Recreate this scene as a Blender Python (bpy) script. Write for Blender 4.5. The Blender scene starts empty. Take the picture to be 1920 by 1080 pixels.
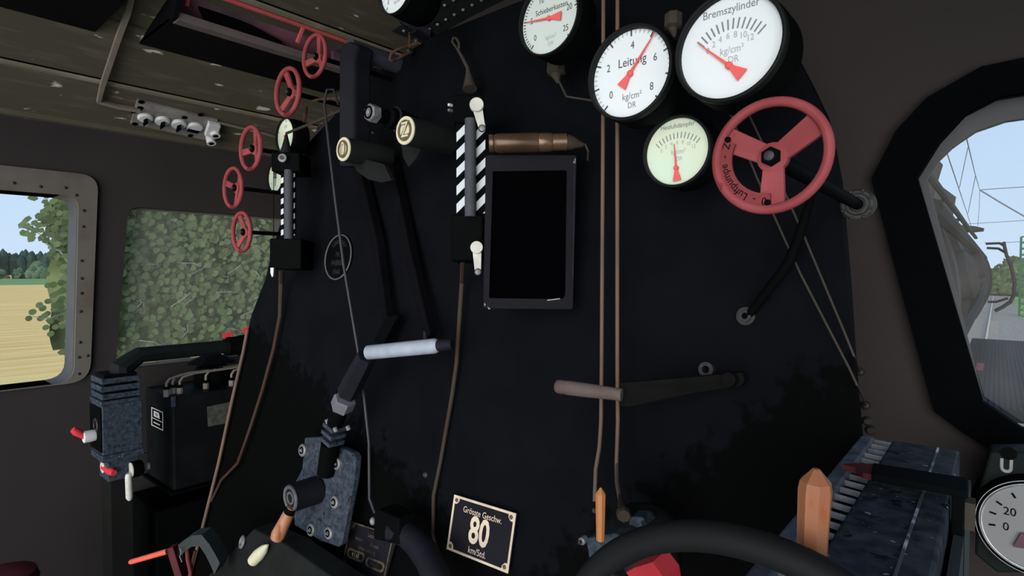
import bpy, math, random
from math import sin, cos, tan, atan, atan2, pi, radians, sqrt
from mathutils import Vector, Matrix
random.seed(7)
V = Vector
SC = bpy.context.scene
COL = SC.collection

# ------------------------------------------------------------------ camera
FPX = 1070.0
EYE = V((1.095, 0.0, 1.65))
YAW = atan(910/FPX)
PIT = -atan(30/FPX)
DIR = V((-sin(YAW)*cos(PIT), cos(YAW)*cos(PIT), sin(PIT)))
RGT = V((cos(YAW), sin(YAW), 0))
UPV = RGT.cross(DIR)
cam_d = bpy.data.cameras.new('camera')
cam_d.sensor_width = 36.0
cam_d.lens = 36.0*FPX/1920
cam_d.clip_start = 0.02
cam_d.clip_end = 3000
cam = bpy.data.objects.new('camera', cam_d)
cam.matrix_world = Matrix.Translation(EYE) @ Matrix((RGT, UPV, -DIR)).transposed().to_4x4()
COL.objects.link(cam)
SC.camera = cam

def ray(px, py):
    return DIR + RGT*((px-960)/FPX) + UPV*((540-py)/FPX)
def PY(px, py, Y):                      # point of the plane y = Y
    r = ray(px, py); return EYE + r*(Y/r.y)
def PX(px, py, X):                      # point of the plane x = X
    r = ray(px, py); return EYE + r*((X-EYE.x)/r.x)
def PZ(px, py, Z):
    r = ray(px, py); return EYE + r*((Z-EYE.z)/r.z)
def PD(px, py, d):                      # point at a depth along the view
    return EYE + ray(px, py)*d
BS = 0.15
def ybh(z): return 0.96 + BS*(z-1.65)   # the backplate leans towards the crew at the bottom
def PB(px, py, off=0.0):                # point off metres in front of the backplate
    r = ray(px, py)
    t = (0.96 - off - 0.0)/(r.y - BS*r.z)
    return EYE + r*t
def zroof(x): return 2.55 - 0.344*(x/1.5)**2
def PR(px, py, off=0.0):                # point on the underside of the roof
    r = ray(px, py); a, b = 0.0, 12.0
    for _ in range(60):
        m = (a+b)/2; p = EYE + r*m
        if p.z < zroof(p.x)-off: a = m
        else: b = m
    return EYE + r*a
def mpp(p): return (p-EYE).dot(DIR)/FPX # metres per photo pixel at p

# ------------------------------------------------------------------ mesh building
class MB:
    def __init__(s): s.v = []; s.f = []
    def add(s, vs, fs):
        n = len(s.v); s.v += [V(v) for v in vs]; s.f += [tuple(i+n for i in f) for f in fs]; return s
    def prism(s, pts, vec):
        pts = [V(p) for p in pts]; n = len(pts); vec = V(vec)
        s.add(pts+[p+vec for p in pts], [tuple(range(n))[::-1], tuple(range(n, 2*n))] + [(i, (i+1) % n, n+(i+1) % n, n+i) for i in range(n)])
        return s
    def box(s, lo, hi):
        x0, y0, z0 = lo; x1, y1, z1 = hi
        return s.prism([(x0, y0, z0), (x1, y0, z0), (x1, y1, z0), (x0, y1, z0)], (0, 0, z1-z0))
    def obox(s, c, ex, ey, ez):         # centre and three half axes
        c, ex, ey, ez = V(c), V(ex), V(ey), V(ez)
        return s.prism([c-ex-ey-ez, c+ex-ey-ez, c+ex+ey-ez, c-ex+ey-ez], ez*2)
    def bar(s, a, b, w, t, up=(0, 0, 1)):   # rectangular bar from a to b
        a, b = V(a), V(b); d = (b-a).normalized(); sd = d.cross(V(up)).normalized(); u = sd.cross(d)
        return s.prism([a-sd*w/2-u*t/2, a+sd*w/2-u*t/2, a+sd*w/2+u*t/2, a-sd*w/2+u*t/2], b-a)
    def tube(s, pts, r, n=10, cap=True, closed=False):
        pts = [V(p) for p in pts]; m = len(pts)
        rs = list(r) if isinstance(r, (list, tuple)) else [r]*m
        tan_ = []
        for i in range(m):
            if closed: t = pts[(i+1) % m]-pts[i-1]
            else: t = (pts[min(i+1, m-1)]-pts[i]).normalized() + (pts[i]-pts[max(i-1, 0)]).normalized()
            tan_.append(t.normalized())
        u = tan_[0].orthogonal().normalized(); vs = []
        for i in range(m):
            t = tan_[i]; u = (u - t*u.dot(t)).normalized(); w = t.cross(u)
            k = 1.0
            if 0 < i < m-1 and not closed:
                c = t.dot((pts[i]-pts[i-1]).normalized()); k = 1/max(c, 0.5)
            for j in range(n):
                a = 2*pi*j/n
                vs.append(pts[i] + (u*cos(a)+w*sin(a))*rs[i])
        fs = []
        for i in range(m if closed else m-1):
            i2 = (i+1) % m
            for j in range(n):
                fs.append((i*n+j, i*n+(j+1) % n, i2*n+(j+1) % n, i2*n+j))
        if cap and not closed:
            fs += [tuple(range(n))[::-1], tuple(range((m-1)*n, m*n))]
        return s.add(vs, fs)
    def lathe(s, o, ax, prof, n=32, up=None, sx=1.0):   # profile of (radius, height) along ax
        o = V(o); ax = V(ax).normalized(); u = (V(up)-ax*V(up).dot(ax)).normalized() if up else ax.orthogonal().normalized(); w = ax.cross(u)
        vs = []; m = len(prof)
        for r, h in prof:
            for j in range(n):
                a = 2*pi*j/n; vs.append(o + ax*h + (u*cos(a)*sx + w*sin(a))*r)
        fs = []
        for i in range(m-1):
            for j in range(n): fs.append((i*n+j, i*n+(j+1) % n, (i+1)*n+(j+1) % n, (i+1)*n+j))
        fs += [tuple(range(n))[::-1], tuple(range((m-1)*n, m*n))]
        return s.add(vs, fs)
    def torus(s, o, ax, R, r, n=48, m=12, flat=1.0):
        o = V(o); ax = V(ax).normalized(); u = ax.orthogonal().normalized(); w = ax.cross(u); vs = []; fs = []
        for i in range(n):
            a = 2*pi*i/n; d = u*cos(a)+w*sin(a)
            for j in range(m):
                b = 2*pi*j/m; vs.append(o + d*(R+r*cos(b)) + ax*r*flat*sin(b))
        for i in range(n):
            for j in range(m): fs.append((i*m+j, ((i+1) % n)*m+j, ((i+1) % n)*m+(j+1) % m, i*m+(j+1) % m))
        return s.add(vs, fs)
    def ring(s, o, ax, r0, r1, h, n=48):    # flat ring with height h along ax
        o = V(o); ax = V(ax).normalized(); u = ax.orthogonal().normalized(); w = ax.cross(u); vs = []; fs = []
        for i in range(n):
            a = 2*pi*i/n; d = u*cos(a)+w*sin(a)
            vs += [o+d*r0, o+d*r1, o+d*r1+ax*h, o+d*r0+ax*h]
        for i in range(n):
            for j in range(4): fs.append((i*4+j, ((i+1) % n)*4+j, ((i+1) % n)*4+(j+1) % 4, i*4+(j+1) % 4))
        return s.add(vs, fs)
    def ball(s, c, r, ax=None, n=16, m=10, k=1.0):
        ax = V(ax).normalized() if ax else V((0, 0, 1))
        return s.lathe(V(c), ax, [(max(r*sin(pi*i/m), r*0.02), -r*k*cos(pi*i/m)) for i in range(m+1)], n)
    def build(s, name, mat, parent=None, smooth=35, bevel=0.0, props=None):
        me = bpy.data.meshes.new(name)
        inv = V((0, 0, 0))
        q = parent
        while q is not None: inv = inv + q.location; q = q.parent
        me.from_pydata([v-inv for v in s.v], [], s.f); me.update()
        me.materials.append(mat)
        import bmesh
        bm = bmesh.new(); bm.from_mesh(me); bmesh.ops.recalc_face_normals(bm, faces=bm.faces); bm.to_mesh(me); bm.free()
        if smooth:
            me.polygons.foreach_set('use_smooth', [True]*len(me.polygons))
            me.set_sharp_from_angle(angle=radians(smooth))
        o = bpy.data.objects.new(name, me); COL.objects.link(o)
        if parent is not None: o.parent = parent
        if bevel:
            b = o.modifiers.new('bevel', 'BEVEL'); b.width = bevel; b.segments = 2; b.limit_method = 'ANGLE'; b.angle_limit = radians(40)
        for k, val in (props or {}).items(): o[k] = val
        return o

def thing(name, label, cat, loc, group=None):
    o = bpy.data.objects.new(name, None); COL.objects.link(o); o.location = V(loc)
    o.empty_display_size = 0.05
    return tag(o, label, cat, group)
def tag(o, label, cat, group=None):
    o['label'] = label; o['category'] = cat
    if group: o['group'] = group
    return o
def struct(o, label=None):
    o['kind'] = 'structure'
    if label: o['label'] = label
    return o

def curve_faces(polys, res=3):              # filled 2D outline with holes -> (verts2d, faces)
    cu = bpy.data.curves.new('tmp', 'CURVE'); cu.dimensions = '2D'; cu.fill_mode = 'BOTH'
    return cu
def slab(mb, polys, thick, fn):             # 2D polygons (first outer, rest holes) extruded; fn(u, v, h) -> 3D
    cu = bpy.data.curves.new('tmp', 'CURVE'); cu.dimensions = '2D'; cu.fill_mode = 'BOTH'; cu.extrude = 0.5
    for p in polys:
        sp = cu.splines.new('POLY'); sp.points.add(len(p)-1); sp.use_cyclic_u = True
        for i, (a, b) in enumerate(p): sp.points[i].co = (a, b, 0, 1)
    ob = bpy.data.objects.new('tmp', cu); me = bpy.data.meshes.new_from_object(ob)
    mb.add([fn(v.co.x, v.co.y, (v.co.z+0.5)*thick) for v in me.vertices], [tuple(p.vertices) for p in me.polygons])
    bpy.data.objects.remove(ob); bpy.data.curves.remove(cu); bpy.data.meshes.remove(me)
    return mb
def text2d(t, size=1.0, xs=1.0, bold=0.0):
    cu = bpy.data.curves.new('tmp', 'FONT'); cu.body = t; cu.size = size; cu.align_x = 'CENTER'; cu.align_y = 'CENTER'; cu.resolution_u = 3; cu.offset = bold
    ob = bpy.data.objects.new('tmp', cu); me = bpy.data.meshes.new_from_object(ob)
    r = ([(v.co.x*xs, v.co.y) for v in me.vertices], [tuple(p.vertices) for p in me.polygons])
    bpy.data.objects.remove(ob); bpy.data.curves.remove(cu); bpy.data.meshes.remove(me)
    return r
def put_text(mb, t, o, ex, ey, size, xs=1.0, bold=0.0, u=0.0, v=0.0):
    vs, fs = text2d(t, size, xs, bold); o = V(o); ex = V(ex); ey = V(ey)
    return mb.add([o + ex*(a+u) + ey*(b+v) for a, b in vs], fs)
def arc_text(mb, t, o, ex, ey, R, ang, size, xs=1.0):       # clockwise text, tops outwards, centred at ang (clock degrees)
    vs, fs = text2d(t, size, xs)
    out = []
    for a, b in vs:
        th = radians(ang) + a/R; out.append(V(o) + (V(ex)*sin(th)+V(ey)*cos(th))*(R+b))
    return mb.add(out, fs)

# ------------------------------------------------------------------ materials
def lin(c): 
    return tuple(((x/255)/12.92 if x/255 <= 0.04045 else ((x/255+0.055)/1.055)**2.4) for x in c)
KLIT = 1.0
def mat(name, c, rough=0.6, metal=0.0, spec=0.15, var=0.25, scale=14.0, c2=None, lo=0.45, hi=0.7, bump=0.0, flecks=None, k=1.0, stretch=None, extra=None):
    """colour c (sRGB 0-255) with noise variation; optional second colour in patches, optional flecks (colour, threshold, scale)"""
    m = bpy.data.materials.new(name); m.use_nodes = True; nt = m.node_tree; N = nt.nodes; L = nt.links
    bs = N['Principled BSDF']
    bs.inputs['Roughness'].default_value = rough; bs.inputs['Metallic'].default_value = metal
    bs.inputs['Specular IOR Level'].default_value = spec
    tc = N.new('ShaderNodeTexCoord'); mp = N.new('ShaderNodeMapping'); L.new(tc.outputs['Object'], mp.inputs[0])
    if stretch: mp.inputs['Scale'].default_value = stretch
    nz = N.new('ShaderNodeTexNoise'); nz.inputs['Scale'].default_value = scale; nz.inputs['Detail'].default_value = 6; L.new(mp.outputs[0], nz.inputs[0])
    base = [x*k for x in lin(c)]
    r = N.new('ShaderNodeValToRGB'); L.new(nz.outputs['Fac'], r.inputs[0])
    e = r.color_ramp.elements
    if c2 is None:
        e[0].position = 0.3; e[1].position = 0.7
        e[0].color = (*[x*(1-var) for x in base], 1); e[1].color = (*[min(x*(1+var), 1) for x in base], 1)
    else:
        e[0].position = lo; e[1].position = hi
        e[0].color = (*base, 1); e[1].color = (*[x*k for x in lin(c2)], 1)
    out = r.outputs[0]
    for fl in (flecks or []):
        fc, th, sc2 = fl[:3]; st = fl[3] if len(fl) > 3 else (1, 1, 1)
        mp2 = N.new('ShaderNodeMapping'); mp2.inputs['Scale'].default_value = st; mp2.inputs['Location'].default_value = (3.1, 1.7, 0.4); L.new(tc.outputs['Object'], mp2.inputs[0])
        n2 = N.new('ShaderNodeTexNoise'); n2.inputs['Scale'].default_value = sc2; n2.inputs['Detail'].default_value = 4; L.new(mp2.outputs[0], n2.inputs[0])
        r2 = N.new('ShaderNodeValToRGB'); r2.color_ramp.elements[0].position = th; r2.color_ramp.elements[1].position = th+0.04
        L.new(n2.outputs['Fac'], r2.inputs[0])
        mx = N.new('ShaderNodeMix'); mx.data_type = 'RGBA'; L.new(r2.outputs[0], mx.inputs[0]); L.new(out, mx.inputs[6]); mx.inputs[7].default_value = (*[x*k for x in lin(fc)], 1)
        out = mx.outputs[2]
    L.new(out, bs.inputs['Base Color'])
    if bump:
        b = N.new('ShaderNodeBump'); b.inputs['Strength'].default_value = bump; b.inputs['Distance'].default_value = 0.004; L.new(nz.outputs['Fac'], b.inputs['Height']); L.new(b.outputs[0], bs.inputs['Normal'])
    if extra: extra(m, N, L, bs, tc, out)
    return m

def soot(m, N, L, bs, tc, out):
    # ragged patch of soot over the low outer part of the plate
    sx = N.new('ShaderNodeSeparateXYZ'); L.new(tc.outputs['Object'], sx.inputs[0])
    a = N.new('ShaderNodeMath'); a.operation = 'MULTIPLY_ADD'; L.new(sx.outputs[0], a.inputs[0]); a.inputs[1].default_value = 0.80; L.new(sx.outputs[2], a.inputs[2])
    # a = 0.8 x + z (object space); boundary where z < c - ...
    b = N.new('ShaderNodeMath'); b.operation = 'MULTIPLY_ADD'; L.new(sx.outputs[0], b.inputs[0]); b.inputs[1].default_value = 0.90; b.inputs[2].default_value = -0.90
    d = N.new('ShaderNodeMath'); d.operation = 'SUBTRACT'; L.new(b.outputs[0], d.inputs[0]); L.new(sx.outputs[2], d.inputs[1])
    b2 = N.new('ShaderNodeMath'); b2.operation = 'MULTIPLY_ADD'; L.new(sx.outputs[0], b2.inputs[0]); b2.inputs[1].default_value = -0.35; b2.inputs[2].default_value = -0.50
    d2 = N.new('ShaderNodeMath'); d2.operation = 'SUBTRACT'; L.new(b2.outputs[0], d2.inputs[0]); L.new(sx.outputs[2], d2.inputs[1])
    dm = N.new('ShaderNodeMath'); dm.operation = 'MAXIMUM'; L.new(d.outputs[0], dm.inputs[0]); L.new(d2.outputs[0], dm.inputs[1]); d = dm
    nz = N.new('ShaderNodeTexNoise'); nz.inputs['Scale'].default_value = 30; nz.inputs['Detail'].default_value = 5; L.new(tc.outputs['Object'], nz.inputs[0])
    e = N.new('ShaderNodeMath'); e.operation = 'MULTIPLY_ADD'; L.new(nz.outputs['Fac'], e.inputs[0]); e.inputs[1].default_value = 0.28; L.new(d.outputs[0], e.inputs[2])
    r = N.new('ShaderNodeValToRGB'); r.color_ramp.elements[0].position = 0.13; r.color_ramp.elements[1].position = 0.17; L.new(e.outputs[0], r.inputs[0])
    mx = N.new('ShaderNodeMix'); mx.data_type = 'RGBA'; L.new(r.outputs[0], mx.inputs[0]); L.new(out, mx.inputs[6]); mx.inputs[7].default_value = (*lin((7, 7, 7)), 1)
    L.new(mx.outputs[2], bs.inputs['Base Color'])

M = {}
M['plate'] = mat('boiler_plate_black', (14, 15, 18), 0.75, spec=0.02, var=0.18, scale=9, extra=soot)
M['black'] = mat('black_paint', (7, 8, 8), 0.7, spec=0.03, var=0.2)
M['jet'] = mat('screen_black', (3, 3, 4), 0.6, spec=0.0, var=0.1)
M['ring'] = mat('window_ring_black', (7, 8, 9), 0.8, spec=0.01, var=0.1)
M['iron'] = mat('dark_iron', (24, 24, 29), 0.6, spec=0.1, var=0.2)
M['olive'] = mat('olive_black_paint', (29, 30, 29), 0.6, spec=0.08, var=0.18)
M['rim'] = mat('black_handwheel', (23, 23, 23), 0.6, spec=0.12, var=0.12)
M['rod'] = mat('grey_rod', (44, 44, 48), 0.45, spec=0.3, var=0.2)
M['steel'] = mat('worn_blue_steel', (36, 42, 49), 0.55, spec=0.1, scale=80, c2=(68, 76, 86), lo=0.3, hi=0.75, bump=0.1, flecks=[((22, 25, 29), 0.63, 70), ((112, 118, 126), 0.68, 110)])
M['steeltop'] = mat('worn_steel_cover', (27, 30, 35), 0.55, spec=0.1, scale=60, c2=(62, 67, 76), lo=0.34, hi=0.76, bump=0.12, flecks=[((14, 15, 18), 0.61, 60), ((124, 130, 142), 0.665, 100)])
M['chrome'] = mat('bright_steel', (150, 150, 150), 0.3, metal=0.6, spec=0.5, var=0.3, scale=40)
M['bolt'] = mat('grey_bolt', (120, 120, 120), 0.45, metal=0.2, spec=0.4, var=0.35, scale=60)
M['rail_steel'] = mat('lighter_worn_steel', (62, 68, 78), 0.55, spec=0.15, scale=60, c2=(92, 98, 110), lo=.35, hi=.7)
M['pipegrey'] = mat('blue_grey_pipe', (54, 56, 66), 0.6, spec=0.2, var=.12)
M['trim'] = mat('dark_riveted_strip', (44, 47, 46), 0.7, spec=0.05, var=.2)
M['darkbolt'] = mat('dark_bolt', (44, 42, 40), 0.5, spec=0.3, var=0.4, scale=90)
M['pale'] = mat('pale_handle_metal', (196, 192, 180), 0.5, spec=0.3, var=0.14, scale=40)
M['ash'] = mat('grey_white_grip', (150, 156, 166), 0.55, spec=0.25, var=0.12, scale=30)
M['wall'] = mat('cab_wall_paint', (55, 50, 49), 0.8, spec=0.05, var=0.07, scale=3)
M['ceil'] = mat('ceiling_boards', (88, 82, 67), 0.85, spec=0.03, scale=5, c2=(116, 108, 90), lo=0.5, hi=0.9, stretch=(6, 1.2, 6), flecks=[((216, 206, 180), 0.645, 12, (1.6, 0.7, 1)), ((140, 112, 104), 0.69, 6, (2, .8, 1))])
M['copper'] = mat('brown_copper_pipe', (94, 78, 70), 0.6, spec=0.2, scale=7, c2=(112, 88, 74), lo=0.4, hi=0.6)
M['umber'] = mat('dark_brown_pipe', (60, 52, 45), 0.6, spec=0.1, scale=7, c2=(62, 44, 36), lo=0.45, hi=0.6)
M['taupe'] = mat('taupe_fitting', (64, 58, 52), 0.7, spec=0.08, var=0.2)
M['rust'] = mat('rusty_bracket', (92, 66, 50), 0.8, spec=0.05, scale=30, c2=(70, 48, 38), lo=0.4, hi=0.6)
M['red'] = mat('red_wheel_paint', (132, 58, 60), 0.6, spec=0.12, scale=16, c2=(156, 76, 78), lo=0.42, hi=0.72, flecks=[((110, 40, 44), 0.66, 24)])
M['redplate'] = mat('red_legend_plate', (118, 52, 53), 0.65, spec=0.1, var=0.08, scale=20)
M['redrod'] = mat('faded_red_rod', (206, 92, 92), .6, spec=.1, var=.1)
M['redbright'] = mat('bright_red_paint', (212, 58, 66), 0.5, spec=0.2, var=0.08)
M['redorange'] = mat('orange_red_paint', (216, 94, 74), 0.5, spec=0.2, var=0.08)
M['reddark'] = mat('dark_red_paint', (74, 28, 32), 0.55, spec=0.15, var=0.2)
M['maroon'] = mat('maroon_interior', (126, 84, 92), 0.8, spec=0.03, scale=4, c2=(80, 66, 72), lo=0.45, hi=0.65)
M['ledge'] = mat('grey_brown_ledge', (106, 94, 92), 0.7, spec=0.08, var=0.12)
M['dial'] = mat('white_dial', (228, 232, 232), 0.6, spec=0.1, var=0.02, scale=5)
M['dialcream'] = mat('cream_dial', (218, 224, 196), 0.6, spec=0.1, scale=9, c2=(212, 228, 204), lo=0.4, hi=0.6)
M['dialgrey'] = mat('grey_white_dial', (206, 213, 206), 0.6, spec=0.1, var=0.03, scale=5)
M['dialsilver'] = mat('silver_dial', (126, 126, 126), 0.5, spec=0.2, var=0.06, scale=5)
M['ink'] = mat('dial_ink', (78, 80, 84), 0.8, spec=0.02, var=0.05)
M['faint'] = mat('faded_ink', (170, 176, 176), 0.8, spec=0.02, var=0.05)
M['midink'] = mat('half_faded_ink', (130, 134, 136), 0.8, spec=0.02, var=0.05)
M['needle'] = mat('red_needle', (236, 100, 98), 0.6, spec=0.05, var=0.03)
M['wood'] = mat('varnished_wood', (142, 88, 58), 0.45, spec=0.25, scale=5, c2=(178, 126, 96), lo=0.4, hi=0.65, stretch=(6, 6, 1), flecks=[((140, 78, 44), 0.62, 16, (3, 3, 1))])
M['woodorange'] = mat('orange_wood', (178, 112, 56), 0.45, spec=0.25, scale=5, c2=(190, 124, 84), lo=0.4, hi=0.7, stretch=(5, 5, 1))
M['woodgrey'] = mat('weathered_wood', (104, 90, 85), 0.7, spec=0.05, scale=8, c2=(86, 73, 68), lo=0.4, hi=0.6, stretch=(1, 4, 4))
M['collar'] = mat('lavender_grey_steel', (104, 102, 108), 0.6, spec=0.15, var=0.2)
M['armdark'] = mat('arm_black', (18, 18, 16), 0.7, spec=0.03, var=0.15)
M['oilpipe'] = mat('pale_oil_pipe', (142, 132, 122), .55, spec=.2, var=.12)
M['midsteel'] = mat('mid_grey_steel', (84, 84, 86), 0.5, spec=0.25, var=0.3, scale=60)
M['brass'] = mat('brass_lamp', (108, 84, 64), 0.3, metal=0.5, spec=0.5, scale=10, c2=(78, 58, 42), lo=0.4, hi=0.65)
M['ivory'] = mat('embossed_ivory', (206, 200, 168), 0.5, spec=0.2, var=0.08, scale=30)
M['bronze'] = mat('dark_bronze_relief', (96, 84, 62), 0.5, spec=0.2, var=0.25, scale=40)
M['white'] = mat('white_enamel', (214, 212, 208), 0.5, spec=0.2, var=0.04)
M['stripe'] = mat('white_stripe', (208, 210, 214), 0.7, spec=0.05, var=0.03)
M['glasstube'] = mat('grey_gauge_glass', (72, 74, 78), 0.5, spec=0.05, var=0.08, scale=30)
M['frame'] = mat('greyed_metal_frame', (104, 98, 90), 0.7, spec=0.1, scale=6, c2=(92, 78, 74), lo=0.45, hi=0.7)
M['reveal'] = mat('grey_reveal', (84, 84, 86), 0.7, spec=0.1, var=0.08)
M['conduit'] = mat('grey_brown_conduit', (126, 116, 104), 0.7, spec=0.08, var=0.12)
M['panel'] = mat('worn_grey_panel', (128, 122, 114), 0.7, spec=0.05, scale=20, c2=(156, 150, 142), lo=0.45, hi=0.7)
M['bezel'] = mat('tablet_frame', (29, 27, 31), 0.6, spec=0.03, var=0.1)
M['plategold'] = mat('brass_lettering', (214, 196, 168), 0.5, spec=0.2, scale=20, c2=(198, 178, 160), lo=0.4, hi=0.6)
M['platedim'] = mat('tarnished_lettering', (104, 92, 68), 0.5, spec=0.1, scale=40, c2=(60, 56, 46), lo=0.4, hi=0.6)
M['plateface'] = mat('plate_face', (27, 26, 31), 0.6, spec=0.08, var=0.15)
M['green'] = mat('dark_green_housing', (22, 26, 25), 0.6, spec=0.08, var=0.15)
M['greyhood'] = mat('slate_hood', (60, 64, 64), 0.7, spec=0.1, var=0.1)
# ================================================================== the setting
XL, YF = -1.505, 1.42
# -- left wall with two window openings
def yz(px, py, X=XL):
    p = PX(px, py, X); return (p.y, p.z)
def rounded(pts, rad, n=5):
    """round the corners of a polygon given as 2D points; rad per corner"""
    out = []; m = len(pts)
    for i in range(m):
        p0, p, p1 = V((*pts[i-1], 0)), V((*pts[i], 0)), V((*pts[(i+1) % m], 0)); r = rad[i] if isinstance(rad, (list, tuple)) else rad
        if r <= 0: out.append((p.x, p.y)); continue
        a = p+(p0-p).normalized()*r; b = p+(p1-p).normalized()*r
        for k in range(n+1):
            t = k/n; q = a*(1-t)**2 + p*2*t*(1-t) + b*t*t; out.append((q.x, q.y))
    return out
tl = yz(0, 352); w1t = yz(146, 366); w1b = yz(137, 716)
zt1, zb1 = w1t[1]-0.004, w1b[1]
W1 = rounded([(-0.22, zb1), (w1b[0], zb1), (w1t[0], zt1), (-0.22, zt1)], [.05, .06, .05, .05])
a = yz(243, 387); b = yz(228, 640); c = yz(247, 691)
W2 = rounded([(c[0]-.055, c[1]), (1.37, c[1]+.0), (1.385, a[1]), (a[0]-.004, a[1])], [.03, .02, .02, .045])
mb = MB()
slab(mb, [[(-0.30, 0), (YF+.08, 0), (YF+.08, zroof(XL)+.01), (-0.30, zroof(XL)+.01)], W1, W2], 0.13, lambda u, v, h: (XL-h, u, v))
struct(mb.build('wall_left', M['wall'], smooth=20), 'brown grey painted side wall with two window openings')
# -- front wall with the ring window opening
def xz(px, py, Y=YF):
    p = PY(px, py, Y); return (p.x, p.z)
OUT = [(1634, 335), (1680, 245), (1738, 183), (1840, 125), (1920, 108)]
OUTB = [(1751, 771), (1803, 810), (1855, 842), (1920, 868)]
INN = [(1720, 333), (1762, 266), (1811, 213), (1872, 181), (1920, 173)]
INNB = [(1844, 755), (1920, 806)]
LIP = [(1739, 336), (1758, 305), (1785, 279), (1800, 268), (1830, 248), (1885, 229), (1920, 224)]
XM = 1.160
def ringpoly(up, dn, Y):
    A = [xz(*p, Y) for p in up]; B = [xz(*p, Y) for p in dn]
    half = B[::-1] + A                      # from the bottom, up round the inboard corner, to the top
    half = [p for p in half if p[0] < XM-0.004]
    return half + [(2*XM-x, z) for x, z in half[::-1]]
RO = ringpoly(OUT, OUTB, YF-0.02); RI = ringpoly(INN, INNB, YF-0.02)
RL = ringpoly(LIP, [(1846, 757), (1920, 805)], YF+0.06)
cx = sum(p[0] for p in RI)/len(RI); cz = sum(p[1] for p in RI)/len(RI)
RH = [(cx+(x-cx)*1.04, cz+(z-cz)*1.04) for x, z in RI]
top = [(x, zroof(x)+.01) for x in [1.5-.15*i for i in range(21)]]
mb = MB(); slab(mb, [[(-1.5, 0), (1.5, 0)] + top, RH], 0.08, lambda u, v, h: (u, YF+h, v))
struct(mb.build('wall_front', M['wall'], smooth=20), 'brown grey painted front wall beside the boiler')
mb = MB(); slab(mb, [RO, RI], 0.025, lambda u, v, h: (u, YF-0.022+h, v))
w3 = struct(mb.build('window_3', M['ring'], smooth=0), 'front window in a wide black faceted ring')
mb = MB()
vs = [(x, YF+.002, z) for x, z in RI] + [(x, YF+.05, z) for x, z in RL]
k_ = len(RI)
mb.add([], [])
inner = [(x, YF+.06, z) for x, z in RL]
mb2 = MB(); slab(mb2, [[(cx+(x-cx)*1.05, cz+(z-cz)*1.05) for x, z in RI], RL], 0.018, lambda u, v, h: (u, YF+0.050+h, v))
mb2.build('glazing_lip', M['reveal'], w3, smooth=0)
mglass = bpy.data.materials.new('hazy_glass'); mglass.use_nodes = True
def glassmat(m, haze, col=(0.55, 0.53, 0.5)):
    nt = m.node_tree; N = nt.nodes; N.clear(); L = nt.links
    o = N.new('ShaderNodeOutputMaterial'); t = N.new('ShaderNodeBsdfTransparent'); d = N.new('ShaderNodeBsdfDiffuse'); d.inputs[0].default_value = (*col, 1)
    nz = N.new('ShaderNodeTexNoise'); nz.inputs['Scale'].default_value = 6; mr = N.new('ShaderNodeMath'); mr.operation = 'MULTIPLY'; mr.inputs[1].default_value = haze*2
    L.new(nz.outputs['Fac'], mr.inputs[0])
    x = N.new('ShaderNodeMixShader'); L.new(mr.outputs[0], x.inputs[0]); L.new(t.outputs[0], x.inputs[1]); L.new(d.outputs[0], x.inputs[2]); L.new(x.outputs[0], o.inputs[0])
glassmat(mglass, 0.11, (0.5, 0.53, 0.42))
mclear = bpy.data.materials.new('clear_glass'); mclear.use_nodes = True; glassmat(mclear, 0.015)
mfront = bpy.data.materials.new('front_glass'); mfront.use_nodes = True; glassmat(mfront, 0.05)
MB().prism([(x, YF+.055, z) for x, z in RI], (0, .004, 0)).build('pane', mfront, w3, smooth=0)
# -- right wall: driver's side, wide open window
mb = MB(); slab(mb, [[(-0.30, 0), (YF+.08, 0), (YF+.08, zroof(1.5)+.01), (-0.30, zroof(1.5)+.01)], [(-.24, .95), (1.15, .95), (1.15, 2.1), (-.24, 2.1)]], 0.1, lambda u, v, h: (1.5+h, u, v))
struct(mb.build('wall_right', M['wall'], smooth=20), 'brown grey side wall with a wide opening')
# -- roof of boards
mb = MB()
beads = MB()
seam = [PR(200, 148).x]
seam.append(PR(600, 41).x)
stp = (seam[1]-seam[0])/2
xs = [-1.62, seam[0], seam[0]+stp, seam[1]]
while xs[-1] < 1.55: xs.append(xs[-1]+stp)
for i in range(len(xs)-1):
    x0, x1 = xs[i], xs[i+1]-0.010
    z0, z1 = zroof(x0), zroof(x1)
    mb.prism([(x0, -.30, z0), (x1, -.30, z1), (x1, -.30, z1+.03), (x0, -.30, z0+.03)], (0, YF+.38, 0))
    if i in (0, 2, 3):      # raised bead along the seam
        beads.prism([(x1-.016, -.29, zroof(x1)-.012), (x1, -.29, zroof(x1)-.009), (x1, -.29, z1+.005), (x1-.016, -.29, z1)], (0, YF+.28, 0))
xw = PR(100, 221).x
mb.prism([(XL-.01, -.30, zroof(XL)-.020), (XL+.016, -.30, zroof(XL)-.014), (XL+.016, -.30, zroof(XL)+.02), (XL-.01, -.30, zroof(XL)+.02)], (0, YF+.30, 0))
mb.prism([(-1.64, -.30, 2.60), (1.62, -.30, 2.60), (1.62, -.30, 2.63), (-1.64, -.30, 2.63)], (0, YF+.38, 0))
struct(beads.build('trim_2', mat('faded_bead', (128, 118, 98), .85, spec=.02, scale=6, c2=(170, 158, 136), lo=.5, hi=.75, stretch=(1, 1, 1)), smooth=0), 'faded beads along the seams of the ceiling boards')
struct(mb.build('ceiling', M['ceil'], smooth=0), 'olive boarded cab roof with flaking cream paint')
struct(MB().box((-1.64, -1.2, -.05), (1.6, YF+.08, 0)).build('floor', mat('plank_floor', (150, 138, 122), .9, spec=.02, scale=4, c2=(120, 110, 98), lo=.4, hi=.6, stretch=(8, 1, 1)), smooth=0), 'worn plank cab floor')

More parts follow.
